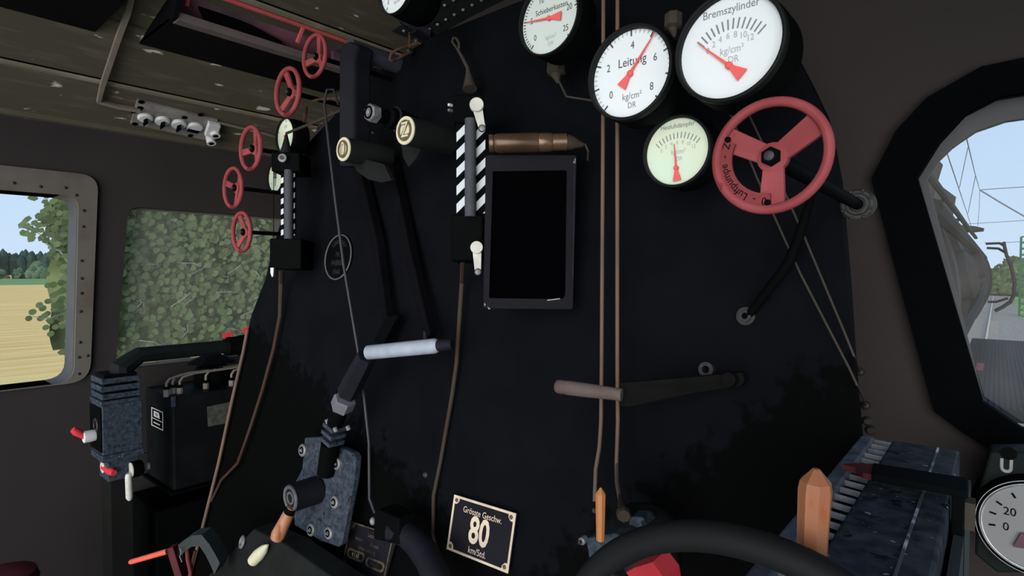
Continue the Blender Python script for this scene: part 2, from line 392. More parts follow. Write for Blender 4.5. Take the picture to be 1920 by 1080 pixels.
# -- left windows
w1 = MB()
OF = rounded([(-.27, yz(0, 732)[1]), (yz(167, 712)[0], yz(150, 714)[1]-.004), (yz(183, 345)[0], yz(165, 328)[1]), (-.27, yz(165, 328)[1])], [.05, .07, .06, .05], 6)
slab(w1, [OF, W1], 0.014, lambda u, v, h: (XL+h, u, v))
win1 = struct(w1.build('window_1', M['frame'], smooth=30, bevel=.004), 'side window in a riveted greyish metal frame')
mb = MB()
for px, py in [(26, 343), (76, 350), (123, 352), (143, 366), (157, 395), (156, 425), (153, 489), (153, 522), (153, 550), (151, 584), (150, 642), (148, 670), (164, 667), (148, 701)]:
    p = PX(px, py, XL+.014); mb.lathe(p, (1, 0, 0), [(.0055, -.002), (.0055, .0015), (.003, .003)], 10)
mb.build('rivet', M['darkbolt'], win1)
mb = MB(); slab(mb, [[(u*1.0, v) for u, v in rounded([(-.23, zb1-.004), (w1b[0]+.004, zb1-.004), (w1t[0]+.004, zt1+.004), (-.23, zt1+.004)], [.05, .06, .05, .05])], [(u-.0015, v) for u, v in W1]], 0.12, lambda u, v, h: (XL-.002-h, u, v))
mb.build('reveal', M['reveal'], win1, smooth=30)
MB().box((XL-.125, -.21, zb1+.001), (XL-.122, w1t[0]-.004, zt1)).build('pane', mclear, win1, smooth=0)
mb = MB(); slab(mb, [[(u, v) for u, v in W2], [(1.02+(u-1.02)*.992, 1.59+(v-1.59)*.992) for u, v in W2]], 0.01, lambda u, v, h: (XL-.01-h, u, v))
win2 = struct(mb.build('window_2', M['wall'], smooth=0), 'fixed side window with hazy glass')
MB().prism([(XL-.03, u, v) for u, v in W2], (-.004, 0, 0)).build('pane', mglass, win2, smooth=0)

# -- boiler backplate with its casing
CONT = [(300, 1300), (345, 1090), (378, 1000), (412, 865), (455, 662), (472, 590), (497, 525), (515, 455), (543, 360), (578, 268), (622, 222), (660, 180), (700, 143), (727, 121), (765, 96), (827, 61), (955, 10), (1040, -22), (1180, -52), (1300, -50), (1400, 0), (1455, 50), (1494, 108), (1520, 158), (1547, 215), (1562, 280), (1573, 340), (1580, 420), (1590, 540), (1600, 700), (1610, 812), (1622, 960), (1640, 1300)]
P3 = [PB(x, y) for x, y in CONT]
bp = thing('boiler_backplate', 'large black boiler backplate behind the levers and gauges', 'boiler', (0.05, .96, 1.65))
MB().prism(P3, (0, .03, 0)).build('plate', M['plate'], bp, smooth=0)
ctr = sum(P3, V((0, 0, 0)))/len(P3)
def inset(p, d):
    r = V((p.x-ctr.x, 0, p.z-ctr.z)); l = r.length; return p - r*(d/l)
mb = MB(); fr = [inset(p, .03)+V((0, .03, 0)) for p in P3]; bk = [V((inset(p, .10).x, YF-.001, inset(p, .10).z)) for p in fr]; n_ = len(fr)
mb.add(fr+bk, [tuple(range(n_))[::-1], tuple(range(n_, 2*n_))] + [(i, (i+1) % n_, n_+(i+1) % n_, n_+i) for i in range(n_)])
mb.build('casing', M['wall'], bp, smooth=0)
# copper edge pipe along the plate
t = thing('edge_pipe', 'brown copper pipe running down the outer edge of the boiler plate', 'pipe', PB(420, 820, .02))
MB().tube([PB(464, 618, .012), PB(456, 660, .014), PB(437, 742, .014), (PB(410, 868, .014)), PB(376, 1004, .014), PB(350, 1100, .014)], .0055, 10).build('pipe', M['copper'], t)

# -- riveted angle along the roof
mb = MB()
xa = [PR(800, 72).x-.02 + i*.03 for i in range(26)]
Y0, Y1 = 1.27, YF-.004
for i in range(25):
    x0, x1 = xa[i], xa[i+1]
    mb.prism([(x0, Y0, zroof(x0)-.003), (x1, Y0, zroof(x1)-.003), (x1, Y0, zroof(x1)-.012), (x0, Y0, zroof(x0)-.012)], (0, Y1-Y0, 0))
tr = struct(mb.build('trim_1', M['trim'], smooth=20), 'dark riveted steel strip where the roof meets the front wall')
mb = MB()
for i in range(18):
    for Y in (1.30, 1.365):
        x = xa[0]+.03+.042*i+(.02 if Y > 1.33 else 0); mb.ball((x, Y, zroof(x)-.012), .0065, (0, 0, 1), 10, 6)
mb.build('rivet', M['bolt'], tr)

# ================================================================== outside
GZ = -1.6
def leaf(mb, c, n, s, k=6, rot=0.0):
    n = V(n).normalized(); u = n.orthogonal().normalized(); w = n.cross(u); vs = []
    for i in range(k):
        a = 2*pi*i/k+rot; rr = s*(1.0 if k > 6 or i % 2 == 0 else 0.82); vs.append(V(c)+u*cos(a)*rr+w*sin(a)*rr*.85)
    mb.add(vs, [tuple(range(k))])
M['leaf'] = mat('olive_leaves', (94, 108, 70), 0.8, spec=0.03, scale=2.6, c2=(106, 118, 82), lo=0.35, hi=0.65)
M['leafdark'] = mat('dark_leaves', (84, 98, 62), 0.8, spec=0.03, var=0.3, scale=3)
M['leafmass'] = mat('leaf_mass', (94, 106, 68), 0.9, spec=0.0, scale=7, c2=(110, 118, 82), lo=0.35, hi=0.7)
M['twig'] = mat('grey_twigs', (150, 150, 148), 0.9, spec=0.0, var=0.2)
M['field'] = mat('ripe_field', (255, 212, 138), 1.0, spec=0.0, scale=1.0, c2=(236, 184, 116), lo=0.4, hi=0.68, stretch=(1.4, .12, 1))
M['meadow'] = mat('green_meadow', (134, 158, 104), 1.0, spec=0.0, var=0.12, scale=.05)
M['verge'] = mat('verge_grass', (140, 156, 90), 1.0, spec=0.0, scale=.8, c2=(176, 184, 110), lo=0.4, hi=0.65)
M['ballast'] = mat('pale_ballast', (166, 154, 140), 1.0, spec=0.0, scale=9, c2=(144, 132, 120), lo=0.4, hi=0.65)
M['treeahead'] = mat('olive_tree_ahead', (66, 82, 52), 1.0, spec=0.0, scale=2.2, c2=(112, 122, 84), lo=.35, hi=.68)
M['bushfar'] = mat('hazy_bush', (104, 120, 92), 1.0, spec=0.0, var=0.3, scale=.5)
M['forest'] = mat('dark_forest', (66, 82, 72), 1.0, spec=0.0, var=0.3, scale=.2)
M['loco'] = mat('haze_grey_loco', (66, 63, 62), 0.8, spec=0.04, var=0.1, scale=3)  # black engine greyed in its colour to show the haze of the window glass
M['locodark'] = mat('dark_loco_fitting', (50, 48, 48), 0.8, spec=0.04, var=0.1, scale=3)
M['runplate'] = mat('grooved_running_plate', (46, 47, 50), 0.7, spec=0.08, var=0.12, scale=3, stretch=(30, .6, 1))
M['mast'] = mat('green_mast', (60, 104, 78), 0.8, spec=0.05, var=0.1)
M['wire'] = mat('grey_wire', (120, 124, 132), 0.8, spec=0.05, var=0.05)
M['rail'] = mat('shiny_rail', (196, 190, 180), 0.5, spec=0.3, var=0.05)
M['heather'] = mat('brown_scrub', (128, 98, 86), 1.0, spec=0.0, var=0.2, scale=.3)
def ground(name, x0, y0, x1, y1, z, m, label):
    o = MB().box((x0, y0, z-.2), (x1, y1, z)).build(name, m, smooth=0); struct(o, label); return o
ground('field_outside', -205, -300, -3.2, 420, GZ-.35, M['field'], 'ripe yellow field beyond the side window')
ground('meadow_outside', -410, -300, -205, 500, GZ-.35, M['meadow'], 'green meadow strip beyond the field')
ground('far_field_outside', -1100, -500, -410, 700, GZ-.4, M['field'], 'far yellow field')
ground('track_ground_outside', -3.2, 1.6, 2.5, 700, GZ, M['ballast'], 'pale ballast bed ahead of the engine')
ground('verge_outside', 2.5, 1.6, 260, 700, GZ-.05, M['verge'], 'sunlit grass verge by the track')
# rails
for x in (-.75, .75):
    o = MB().box((x-.035, 3, GZ), (x+.035, 98, GZ+.15)).build('rail', M['rail'], smooth=0)
    tag(o, 'bright steel rail running straight ahead of the engine' if x > 0 else 'steel rail on the far side of the boiler', 'rail')
M['sleeper'] = mat('concrete_sleeper', (158, 148, 136), 1.0, spec=0.0, var=.1)
# sleepers in view
def sleeper(y):
    o = MB().box((-1.2, y-.12, GZ-.02), (1.2, y+.12, GZ+.03)).build('sleeper', M['sleeper'], smooth=0); return o
first = None
for i in range(40):
    if first is None: first = sleeper(14.0); o = first
    else:
        o = first.copy(); o.location = (0, .9*i, 0); COL.objects.link(o)
    tag(o, 'concrete sleeper lying in the ballast under the rails', 'sleeper', 'sleepers of the track ahead')
# near tree by the side windows
tree = thing('leafy_tree', 'dense green leafy tree close outside the side windows', 'tree', (-4.6, 1.9, GZ))
fo = MB(); fd = MB(); mass = MB(); tw = MB()
rnd = random.Random(3)
yl0 = 0.80
for i in range(12000):
    y = rnd.uniform(1.17, 3.6); z = rnd.uniform(.93, 3.1); x = -4.3 - rnd.random()**1.5*.5
    nn = V((1, rnd.uniform(-.75, .1), rnd.uniform(-.3, .4)))
    leaf(fo if rnd.random() < .6 else fd, (x, y, z), nn, rnd.uniform(.02, .042), 6, rnd.random()*6)
# broad leaf mass behind them
nu, nv = 40, 40; vs = []; fs = []
for i in range(nu+1):
    for j in range(nv+1):
        y = 1.3+2.5*i/nu; z = .9+2.4*j/nv
        vs.append((-5.0+.12*sin(y*9+z*4)+.1*sin(z*11-y*5), y, z))
for i in range(nu):
    for j in range(nv): fs.append((i*(nv+1)+j, (i+1)*(nv+1)+j, (i+1)*(nv+1)+j+1, i*(nv+1)+j+1))
mass.add(vs, fs); mass.add([(x-.8, y, z) for x, y, z in vs], fs)
# loose sprays that reach past the first window: upper (pointed) and lower (round) leaves
def spray(pts, X, size, k, mbx):
    for px, py in pts:
        p = PX(px, py, X+rnd.uniform(-.12, .12)); leaf(mbx, p, (1, rnd.uniform(-.45, .05), rnd.uniform(-.3, .3)), size*rnd.uniform(.85, 1.15), k, rnd.random())
up = [(48, 362), (58, 370), (65, 372), (70, 358), (83, 362), (95, 360), (110, 362), (84, 378), (90, 390), (80, 396), (78, 404), (100, 378), (106, 384), (98, 392), (46, 414), (52, 410), (40, 422), (48, 424), (42, 436), (50, 438), (58, 428), (66, 418), (72, 422), (60, 442), (68, 432), (78, 432), (84, 420), (90, 410), (98, 404), (104, 412), (112, 400), (118, 380), (80, 446), (88, 450), (96, 440), (104, 430), (112, 424), (118, 416), (94, 462), (100, 470), (106, 458), (112, 448), (92, 476), (108, 480), (118, 466), (120, 440), (114, 490), (102, 452), (122, 400), (116, 370), (76, 410), (70, 405), (90, 430), (108, 396), (60, 448), (120, 500), (96, 420), (104, 442), (116, 432), (86, 402), (120, 455), (110, 412), (124, 420), (100, 426), (112, 385), (122, 480)]
low = [(87, 513), (90, 535), (100, 534), (115, 530), (117, 545), (101, 553), (109, 549), (90, 565), (74, 572), (80, 578), (61, 585), (54, 597), (105, 572), (112, 566), (101, 580), (76, 597), (84, 592), (89, 588), (95, 603), (86, 614), (104, 594), (112, 580), (113, 596), (104, 613), (95, 626), (117, 612), (116, 560), (92, 600), (116, 575)]
top = MB(); lowm = MB()
for dx in (0, 6): spray([(x+dx+rnd.uniform(-2, 2), y+dx) for x, y in up if dx == 0 or x > 75], -3.9, .027, 5, fd if dx else fo)
spray(low, -3.7, .022, 10, lowm)
for dx, dy in ((64, 10), (74, -30), (70, 60), (76, 40), (80, 100), (72, -70), (76, -50), (82, 30)): spray([(x+dx, y+dy) for x, y in up+low], -4.1, .030, 6, fo)
tw.tube([PX(135, 500, -4.0), PX(112, 470, -3.9), PX(95, 465, -3.9), PX(76, 440, -3.9), PX(52, 424, -3.9)], [.01, .006, .004, .003, .002], 6)
tw.tube([PX(135, 610, -3.8), PX(110, 590, -3.7), PX(85, 600, -3.7), PX(60, 592, -3.7)], [.006, .004, .003, .002], 6)
for i in range(46):
    p = V((-4.22, rnd.uniform(1.0, 3.0), rnd.uniform(1.0, 2.6))); d = V((.04, rnd.uniform(-.2, .2), rnd.uniform(-.12, .12)))
    tw.tube([p, p+d*.5+V((.02, .02, .01)), p+d], [.004, .003, .002], 5)
trunk = MB().tube([(-5.0, 2.1, GZ-.4), (-4.9, 2.05, 0), (-4.8, 2.0, 1.6), (-4.8, 2.0, 3.0)], [.2, .16, .13, .06], 12)
fo.build('foliage', M['leaf'], tree, smooth=0); fd.build('dark_foliage', M['leafdark'], tree, smooth=0); mass.build('inner_foliage', M['leafmass'], tree, smooth=60)
lowm.build('round_foliage', M['leafdark'], tree, smooth=0); tw.build('twigs', M['twig'], tree); trunk.build('trunk', M['conduit'], tree)

# distant bushes and forest
def bushblob(mb, c, rx, ry, rz, seed, n=46):
    r = random.Random(seed)
    for i in range(n):
        th = r.uniform(0, 2*pi); ph = r.uniform(-.2, 1.35); q = r.uniform(.55, .85)
        mb.ball((c[0]+rx*q*cos(th)*cos(ph), c[1]+ry*q*sin(th)*cos(ph), c[2]+rz*max(q*sin(ph), 0.15)), r.uniform(.22, .4)*min(ry, rz), None, 10, 6)
def gpt(px, py_ground, L):                   # ground point seen at column px, L metres out to the side
    r = ray(px, 510); t = L/abs(r.x); return EYE + r*t
for px, L, w, h, lab in [(-14, 400, 36, 36, 'far round bush cut by the edge of the picture'), (35, 402, 22, 30, 'small pale far bush between the two wide ones'), (75, 396, 44, 46, 'far wide grey green bush beneath the dangling leaves'), (112, 402, 34, 40, 'far bush half behind the edge of the window frame')]:
    c = gpt(px, 0, L); d = (c-EYE).dot(DIR)/FPX
    b_ = MB(); bushblob(b_, (c.x, c.y, GZ-.4), 3, w*d/2, h*d*.72, int(px)+50)
    tag(b_.build('bush', M['bushfar'], smooth=60), lab, 'bush', 'far bushes along the meadow')
c = gpt(18, 0, 409); d = (c-EYE).dot(DIR)/FPX
b_ = MB()
for i in range(5): bushblob(b_, (-424, c.y+(i-2)*22*d, GZ-.4), 2, 9*d, 10*d, 90+i, 20)
tag(b_.build('scrub', M['heather'], smooth=60), 'low brown scrub between the far bushes', 'scrub')
b_ = MB(); r_ = random.Random(5)
for i in range(260):
    y = -60+i*2.6; z = r_.uniform(20, 27)
    b_.lathe((-760+r_.uniform(-14, 14), y, GZ), (0, 0, 1), [(r_.uniform(4, 5.5), 0), (r_.uniform(4, 5), z*.7), (1.6, z*.93), (.4, z)], 7)
o = b_.build('forest', M['forest'], smooth=0); o['kind'] = 'stuff'; o['label'] = 'dark conifer forest on the horizon'
# trees along the line ahead
for i, (x, y, ry, h, lab) in enumerate([(-3.5, 120, 5, 4.6, 'round tree at the end of the straight line ahead'), (3.2, 105, 3.5, 4.9, 'leafy tree behind the curved deflector ahead'), (8, 80, 4, 4.6, 'pale bushy tree behind the green lattice mast')]):
    b_ = MB(); bushblob(b_, (x, y, GZ), ry, ry, h, 20+i, 80)
    for k in range(700):
        th = rnd.uniform(0, 2*pi); ph = rnd.uniform(-.1, 1.4); leaf(b_, (x+ry*cos(th)*cos(ph), y+ry*sin(th)*cos(ph), GZ+h*max(sin(ph), .1)*rnd.uniform(.8, 1.1)), (cos(th), sin(th)-1, rnd.uniform(-.6, .8)), rnd.uniform(.15, .45), 5)
    tag(b_.build('tree', M['treeahead'], smooth=60), lab, 'tree', 'trees beside the line ahead')

# the engine ahead of the cab
loco = thing('locomotive_boiler', 'haze grey engine boiler ahead of the front window', 'boiler', (0, 6, 1.5))
mb = MB().lathe((0, YF+.1, 1.5), (0, 1, 0), [(.92, 0), (.93, 4.0), (.95, 9.0), (.99, 9.02), (1.0, 12.3), (.9, 12.5), (.3, 12.55)], 64, (0, 0, 1))
mb.build('barrel', M['loco'], loco)
for y, r in ((2.2, .94), (3.4, .945), (4.6, .95), (6.4, .955), (8.2, .965), (10.2, 1.0), (13.0, 1.015)):
    MB().ring((0, y, 1.5), (0, 1, 0), r-.03, r+.012, .09, 64).build('band', M['locodark'], loco)
mb = MB().tube([(.80, 1.9, 2.18), (.80, 4, 2.18), (.82, 8, 2.17), (.84, 11, 2.16)], .022, 8)
for y in (2.0, 3.6, 5.2, 7.2, 9.4): mb.tube([(.66, y, 2.06), (.80, y, 2.18)], .018, 8)
mb.build('handrail', M['loco'], loco)
mb = MB().tube([(.93, 2.3, 1.86), (.95, 5, 1.84), (.97, 9, 1.82)], .03, 8); mb.tube([(.9, 3, 1.2), (.98, 6, 1.4), (.97, 9, 1.52)], .035, 8); mb.build('pipe', M['locodark'], loco)
MB().lathe((.42, 5.2, 2.2), (.3, 0, 1), [(.3, 0), (.28, .32), (.16, .42), (.02, .44)], 24).build('sand_dome', M['loco'], loco)
MB().lathe((.35, 8.4, 2.3), (.25, 0, 1), [(.34, 0), (.3, .3), (.1, .42)], 24).build('steam_dome', M['loco'], loco)
mb = MB().tube([PY(1800, 428, 9.2), PY(1828, 430, 9.2), PY(1845, 431, 9.2)], [.045, .04, .02], 10); mb.build('whistle_arm', M['locodark'], loco)
mb = MB().lathe((.88, 4.6, 1.62), (1, 0, .2), [(.16, 0), (.16, .08), (.1, .12)], 20); mb.lathe((.9, 6.2, 1.7), (1, 0, .2), [(.12, 0), (.12, .1), (.05, .12)], 20); mb.build('valve_cover', M['locodark'], loco)
# smoke deflector: bowed sheet
defl = thing('smoke_deflector', 'thin dark curved smoke deflector standing beside the boiler front', 'deflector', (1.2, 11.3, 1.5))
pts = [(1883, 455), (1888, 478), (1897, 500), (1903, 528), (1902, 552), (1895, 566), (1880, 576), (1866, 583)]
mb = MB()
A = [PY(x, y, 12.2) for x, y in pts]; B_ = [V((p.x+.01, 12.2-.5, p.z)) for p in A]
for i in range(len(A)-1):
    n1 = V((A[i+1].z-A[i].z, 0, A[i].x-A[i+1].x)).normalized()*.03
    mb.add([A[i], A[i+1], A[i+1]+n1, A[i]+n1, B_[i], B_[i+1], B_[i+1]+n1, B_[i]+n1], [(0, 1, 2, 3), (4, 5, 6, 7), (0, 1, 5, 4), (3, 2, 6, 7), (1, 2, 6, 5), (0, 3, 7, 4)])
mb.build('sheet', M['locodark'], defl, smooth=60)
mb = MB()
for q in ([(1848, 457), (1874, 456), (1884, 461)], [(1850, 465), (1872, 466), (1886, 474)], [(1852, 566), (1868, 566), (1890, 559)]): mb.tube([PY(x, y, 12.1) for x, y in q], .02, 6)
mb.build('stay', M['locodark'], defl)
# running plate below the window
rp = thing('running_plate', 'dark grooved running plate ahead of the front window', 'running plate', (1.2, 4, 1.05))
p0 = PZ(1818, 634, 1.05); p1 = PZ(1844, 764, 1.05)
mb = MB().box((.93, p1.y, 1.0), (1.46, p0.y, 1.05))
for i in range(26): mb.box((.935+.02*i, p1.y+.01, 1.05), (.945+.02*i, p0.y-.01, 1.054))
mb.build('plate', M['runplate'], rp, smooth=0)
q0, q1 = PZ(1829, 693, 1.056), PZ(1845, 682, 1.056)
MB().box((min(q0.x, q1.x), min(q0.y, q1.y), 1.050), (max(q0.x, q1.x), max(q0.y, q1.y), 1.06)).build('red_mark', M['reddark'] if 0 else M['red'], rp, smooth=0)
M['scrape'] = mat('scraped_steel', (70, 74, 80), 0.5, spec=0.3, scale=9, c2=(190, 198, 206), lo=0.5, hi=0.62, stretch=(1.5, 5, 1))
MB().box((.93, YF+.3, .93), (1.46, p1.y+.02, .985)).build('scraped_step', M['scrape'], rp, smooth=0)
# lattice mast and wires
mst = thing('lattice_mast', 'green steel lattice mast standing beside the track', 'mast', PY(1917, 592, 56))
y = 56.0; xl = PY(1913, 520, y).x; zt = PY(1915, 444, y).z; zb = GZ; w_ = .62
mb = MB()
for dx in (0, w_):
    for dy in (0, .5): mb.box((xl+dx-.06, y+dy-.06, zb), (xl+dx+.06, y+dy+.06, zt))
mb.build('leg', M['mast'], mst, smooth=0)
mb = MB(); nseg = 13
for i in range(nseg+1):
    z = zb+(zt-zb)*i/nseg; mb.box((xl, y-.04, z-.05), (xl+w_, y+.04, z+.05))
    if i < nseg: mb.bar((xl, y, z), (xl+w_, y, z+(zt-zb)/nseg), .05, .05)
mb.build('lattice', M['mast'], mst, smooth=0)
def wire(px, Ys, lab, r=.012):
    pts = [PY(x, y, Y) for (x, y), Y in zip(px, Ys)]
    t = MB().tube(pts, r, 5).build('overhead_wire', M['wire']); tag(t, lab, 'wire', 'overhead line wires'); return t
wire([(1760, 245), (1777, 291), (1799, 357), (1815, 405), (1823, 432)], (9, 11, 16, 24, 32), 'overhead wire nearest the boiler, falling steeply past the ring window', .008)
wire([(1800, 230), (1813, 262), (1828, 325), (1837, 356)], (9, 12, 20, 30), 'overhead wire from the top of the ring window down to the junction', .009)
wire([(1799, 352), (1806, 318), (1815, 276)], (16, 14, 12.5), 'slanting dropper between the two long overhead wires', .006)
wire([(1815, 400), (1822, 365), (1829, 330)], (24, 22, 20), 'lower slanting dropper, next nearer the junction', .008)
wire([(1837, 356), (1880, 353), (1925, 350)], (30, 30, 30), 'level overhead wire from the junction to the edge of the window', .018)
wire([(1837, 356), (1880, 382), (1925, 408)], (30, 30, 30), 'thick slanting overhead stay from the junction', .03)
wire([(1837, 357), (1836, 390), (1833, 424)], (30, 30, 30), 'short upright overhead wire below the junction', .01)
wire([(1812, 420), (1860, 417), (1925, 413)], (34, 34, 34), 'level overhead wire above the whistle arm', .014)
wire([(1845, 455), (1880, 455), (1912, 453)], (50, 50, 50), 'level overhead arm reaching to the lattice mast', .02)
# ================================================================== gauges
EXX, EZZ, NEG = V((1, 0, 0)), V((0, 0, 1)), V((0, -1, 0))
def clock(o, R, ang, r): return V(o) + EXX*(sin(radians(ang))*r*R) + EZZ*(cos(radians(ang))*r*R)
def gauge(name, label, c, R, dialmat, depth=.06, piv=(0, 0), arc=(-135, 135), n=40, major=5, numbers=(), r0=.80, r1=.92, texts=(), ang=0, nl=.85, tail=.32, numr=.66, numsize=.17, majormat='ink', minormat='faint', group='pressure gauges', bez=.075, tw=.018, body='black', bodyk=1.0, needlemat='needle', numxs=.8):
    c = V(c); t = thing(name, label, 'gauge', c, group)
    MB().lathe(c+V((0, depth, 0)), NEG, [(R*.9*bodyk, 0), (R*1.02, depth*.15), (R*1.02, depth*.75), (R*.97, depth)], 56).build('case', M[body], t)
    mb = MB().ring(c, NEG, R*(1-bez), R, R*.16, 64); mb.torus(c+NEG*R*.16, NEG, R*(1-bez*.5), R*bez*.52, 64, 8)
    mb.build('bezel', M['rim'], t)
    d = MB().lathe(c+NEG*.0, NEG, [(R*(1-bez)+.0005, 0), (R*(1-bez)+.0005, .002)], 64).build('dial', M[dialmat], t, smooth=30)
    q = c + NEG*.0026; pv = q + EXX*(piv[0]*R) + EZZ*(piv[1]*R)
    mj, mn = MB(), MB()
    for i in range(n+1):
        a = arc[0] + (arc[1]-arc[0])*i/n; big = i % major == 0
        w = tw*R*(1.0 if big else .6); da = EXX*cos(radians(a))*w - EZZ*sin(radians(a))*w
        ra = r0 if big else r0+(r1-r0)*.35
        p, s = clock(pv, R, a, ra), clock(pv, R, a, r1)
        (mj if big else mn).add([p-da, p+da, s+da, s-da], [(0, 1, 2, 3)])
    for txt, a in numbers:
        put_text(mj, txt, clock(pv, R, a, numr), EXX, EZZ, numsize*R*1.35, numxs)
    fa = MB(); mi = MB()
    for txt, u, v, s, kind in texts:
        put_text({'ink': mj, 'faint': fa, 'mid': mi}[kind], txt, q + EXX*u*R + EZZ*v*R, EXX, EZZ, s*R*1.35, .85)
    if mj.v: mj.build('scale_marks', M[majormat], d, smooth=0)
    if mn.v: mn.build('fine_marks', M[minormat], d, smooth=0)
    if fa.v: fa.build('unit_lettering', M['faint'], d, smooth=0)
    if mi.v: mi.build('title_lettering', M['midink'], d, smooth=0)
    # needle with hub and wedge tail
    z = c + NEG*.006 + EXX*(piv[0]*R) + EZZ*(piv[1]*R)
    dr = EXX*sin(radians(ang)) + EZZ*cos(radians(ang)); sd = EXX*cos(radians(ang)) - EZZ*sin(radians(ang))
    mb = MB().prism([z+sd*R*.028, z+dr*R*nl+sd*R*.006, z+dr*R*nl-sd*R*.006, z-sd*R*.028], NEG*.0016)
    mb.prism([z+sd*R*.025, z-sd*R*.025, z-dr*R*tail-sd*R*.12, z-dr*R*tail+sd*R*.12], NEG*.0016)
    mb.lathe(z-NEG*.002, NEG, [(R*.065, 0), (R*.065, .004), (R*.04, .006)], 20)
    mb.build('needle', M[needlemat], t, smooth=0)
    return t
def GC(ux, uz, Y): return EYE + V((ux*Y, Y, uz*Y))
gauge('pressure_gauge', 'white round gauge lettered Leitung, its red needle near five', GC(-.546, .382, .80), .0905*.80, 'dial', n=40, major=5, numbers=[('0', -126), ('2', -67), ('4', 3), ('6', 68), ('8', 127)], texts=[('Leitung', .02, .27, .20, 'ink'), ('kg/cm²', .02, -.46, .15, 'mid'), ('DR', .02, -.66, .13, 'mid')], ang=39, nl=.92, depth=.055, numr=.60, majormat='ink')
gauge('pressure_gauge', 'largest white round gauge, lettered Bremszylinder, above the big red wheel', GC(-.3566, .3845, .77), .0945*.77, 'dial', piv=(.0, -.33), arc=(-46, 47), n=13, major=1, numbers=[], r0=.66, r1=.85, texts=[('Bremszylinder', .0, .69, .155, 'mid'), ('kg/cm²', .03, -.04, .14, 'faint'), ('DR', .06, -.22, .13, 'faint')] + [(s, .55*sin(radians(a)), -.33+.55*cos(radians(a)), .12, 'faint') for s, a in (('0', -48), ('2', -33), ('4', -19), ('6', -4), ('8', 10), ('10', 25), ('12', 40))], ang=-47, nl=.80, tail=.33, depth=.07, majormat='midink', tw=.014)
g4 = PY(1271, 285, .86); q4 = (g4-EYE)/.86
gauge('pressure_gauge', 'cream round gauge lettered Heizluftdämpfer, beside the big red wheel', g4, .0655*.86, 'dialcream', piv=(.0, -.46), arc=(-40, 41), n=12, major=1, r0=.83, r1=1.0, texts=[('Heizluftdämpfer', .0, .72, .135, 'mid'), ('kg/cm²', .03, .0, .14, 'faint'), ('DR', .06, -.2, .12, 'faint')] + [(s, .72*sin(radians(a)), -.46+.72*cos(radians(a)), .11, 'faint') for s, a in (('0', -41), ('2', -28), ('4', -14), ('6', 0), ('8', 13), ('10', 27), ('12', 41))], ang=-5, nl=.68, tail=.36, depth=.05, majormat='midink', tw=.013)
gauge('pressure_gauge', 'greyish round gauge lettered Schieberkasten, cut by the top of the picture', PY(1033, 36, .86), .0795*.86, 'dialgrey', n=50, major=10, numbers=[('0', -127), ('5', -81), ('10', -28), ('15', 30), ('20', 78), ('25', 127)], texts=[('Schieberkasten', .04, .26, .155, 'ink'), ('kg/cm²', .02, -.48, .12, 'faint'), ('DR', .02, -.66, .12, 'faint')], ang=-83, nl=.82, tail=.4, depth=.055, numr=.64, minormat='platedim', bez=.05)
gauge('pressure_gauge', 'white gauge hanging below the roof in a deep black case', PY(746, -22, .82), .072*.82, 'dial', n=20, major=5, numbers=[('0', -127)], texts=[('kg/cm²', 0, -.5, .13, 'faint')], ang=60, nl=.8, depth=.085, bez=.05)
gauge('pressure_gauge', 'small pale green gauge above the far striped water gauge', PY(538, 256, .93), .062*.93*.98, 'dialcream', n=20, major=5, texts=[('DR', -.05, .55, .2, 'faint')], ang=60, nl=.1, tail=.1, depth=.05, bez=.04)
gauge('pressure_gauge', 'small cream gauge half hidden behind the far striped water gauge', PY(519, 333, 1.0), .056*1.0, 'dialcream', n=20, major=5, numbers=[('0', -120)], ang=180, nl=.6, depth=.04, bez=.05, needlemat='ink')

# fittings under the gauges
def fitting(label, px, off, top, bot, w0, w1, tail, tr=.0022):
    c = PB(*px, off); m = mpp(c); t = thing('gauge_fitting', label, 'fitting', c, 'pipe fittings under the gauges')
    a, b, e = PB(px[0], top, off), PB(px[0]-1, bot, off), PB(px[0]+2, bot+16, off)
    MB().lathe(a, b-a, [(w0*m*.8, 0), (w0*m, .003), (w0*m, (b-a).length*.9), (w1*m, (b-a).length)], 8).build('union_nut', M['taupe'], t, smooth=0)
    MB().lathe(b, e-b, [(w1*m, -.001), (w1*m*.9, .002), (tr, (e-b).length)], 10).build('cone', M['taupe'], t)
    MB().tube([PB(x, y, o_) for x, y, o_ in tail], tr, 8).build('pipe', M['umber'] if 0 else M['taupe'], t)
fitting('brown grey fitting with a thin bent pipe under the Schieberkasten gauge', (1044, 128), .06, 112, 140, 18, 11, [(1045, 146, .06), (1062, 181, .06), (1112, 189, .06), (1165, 196, .03), (1166, 196, .0)])
fitting('brown grey fitting between the two white gauges', (1263, 45), .10, 26, 54, 17, 9, [(1265, 68, .10), (1266, 90, .06), (1266, 92, .0)])

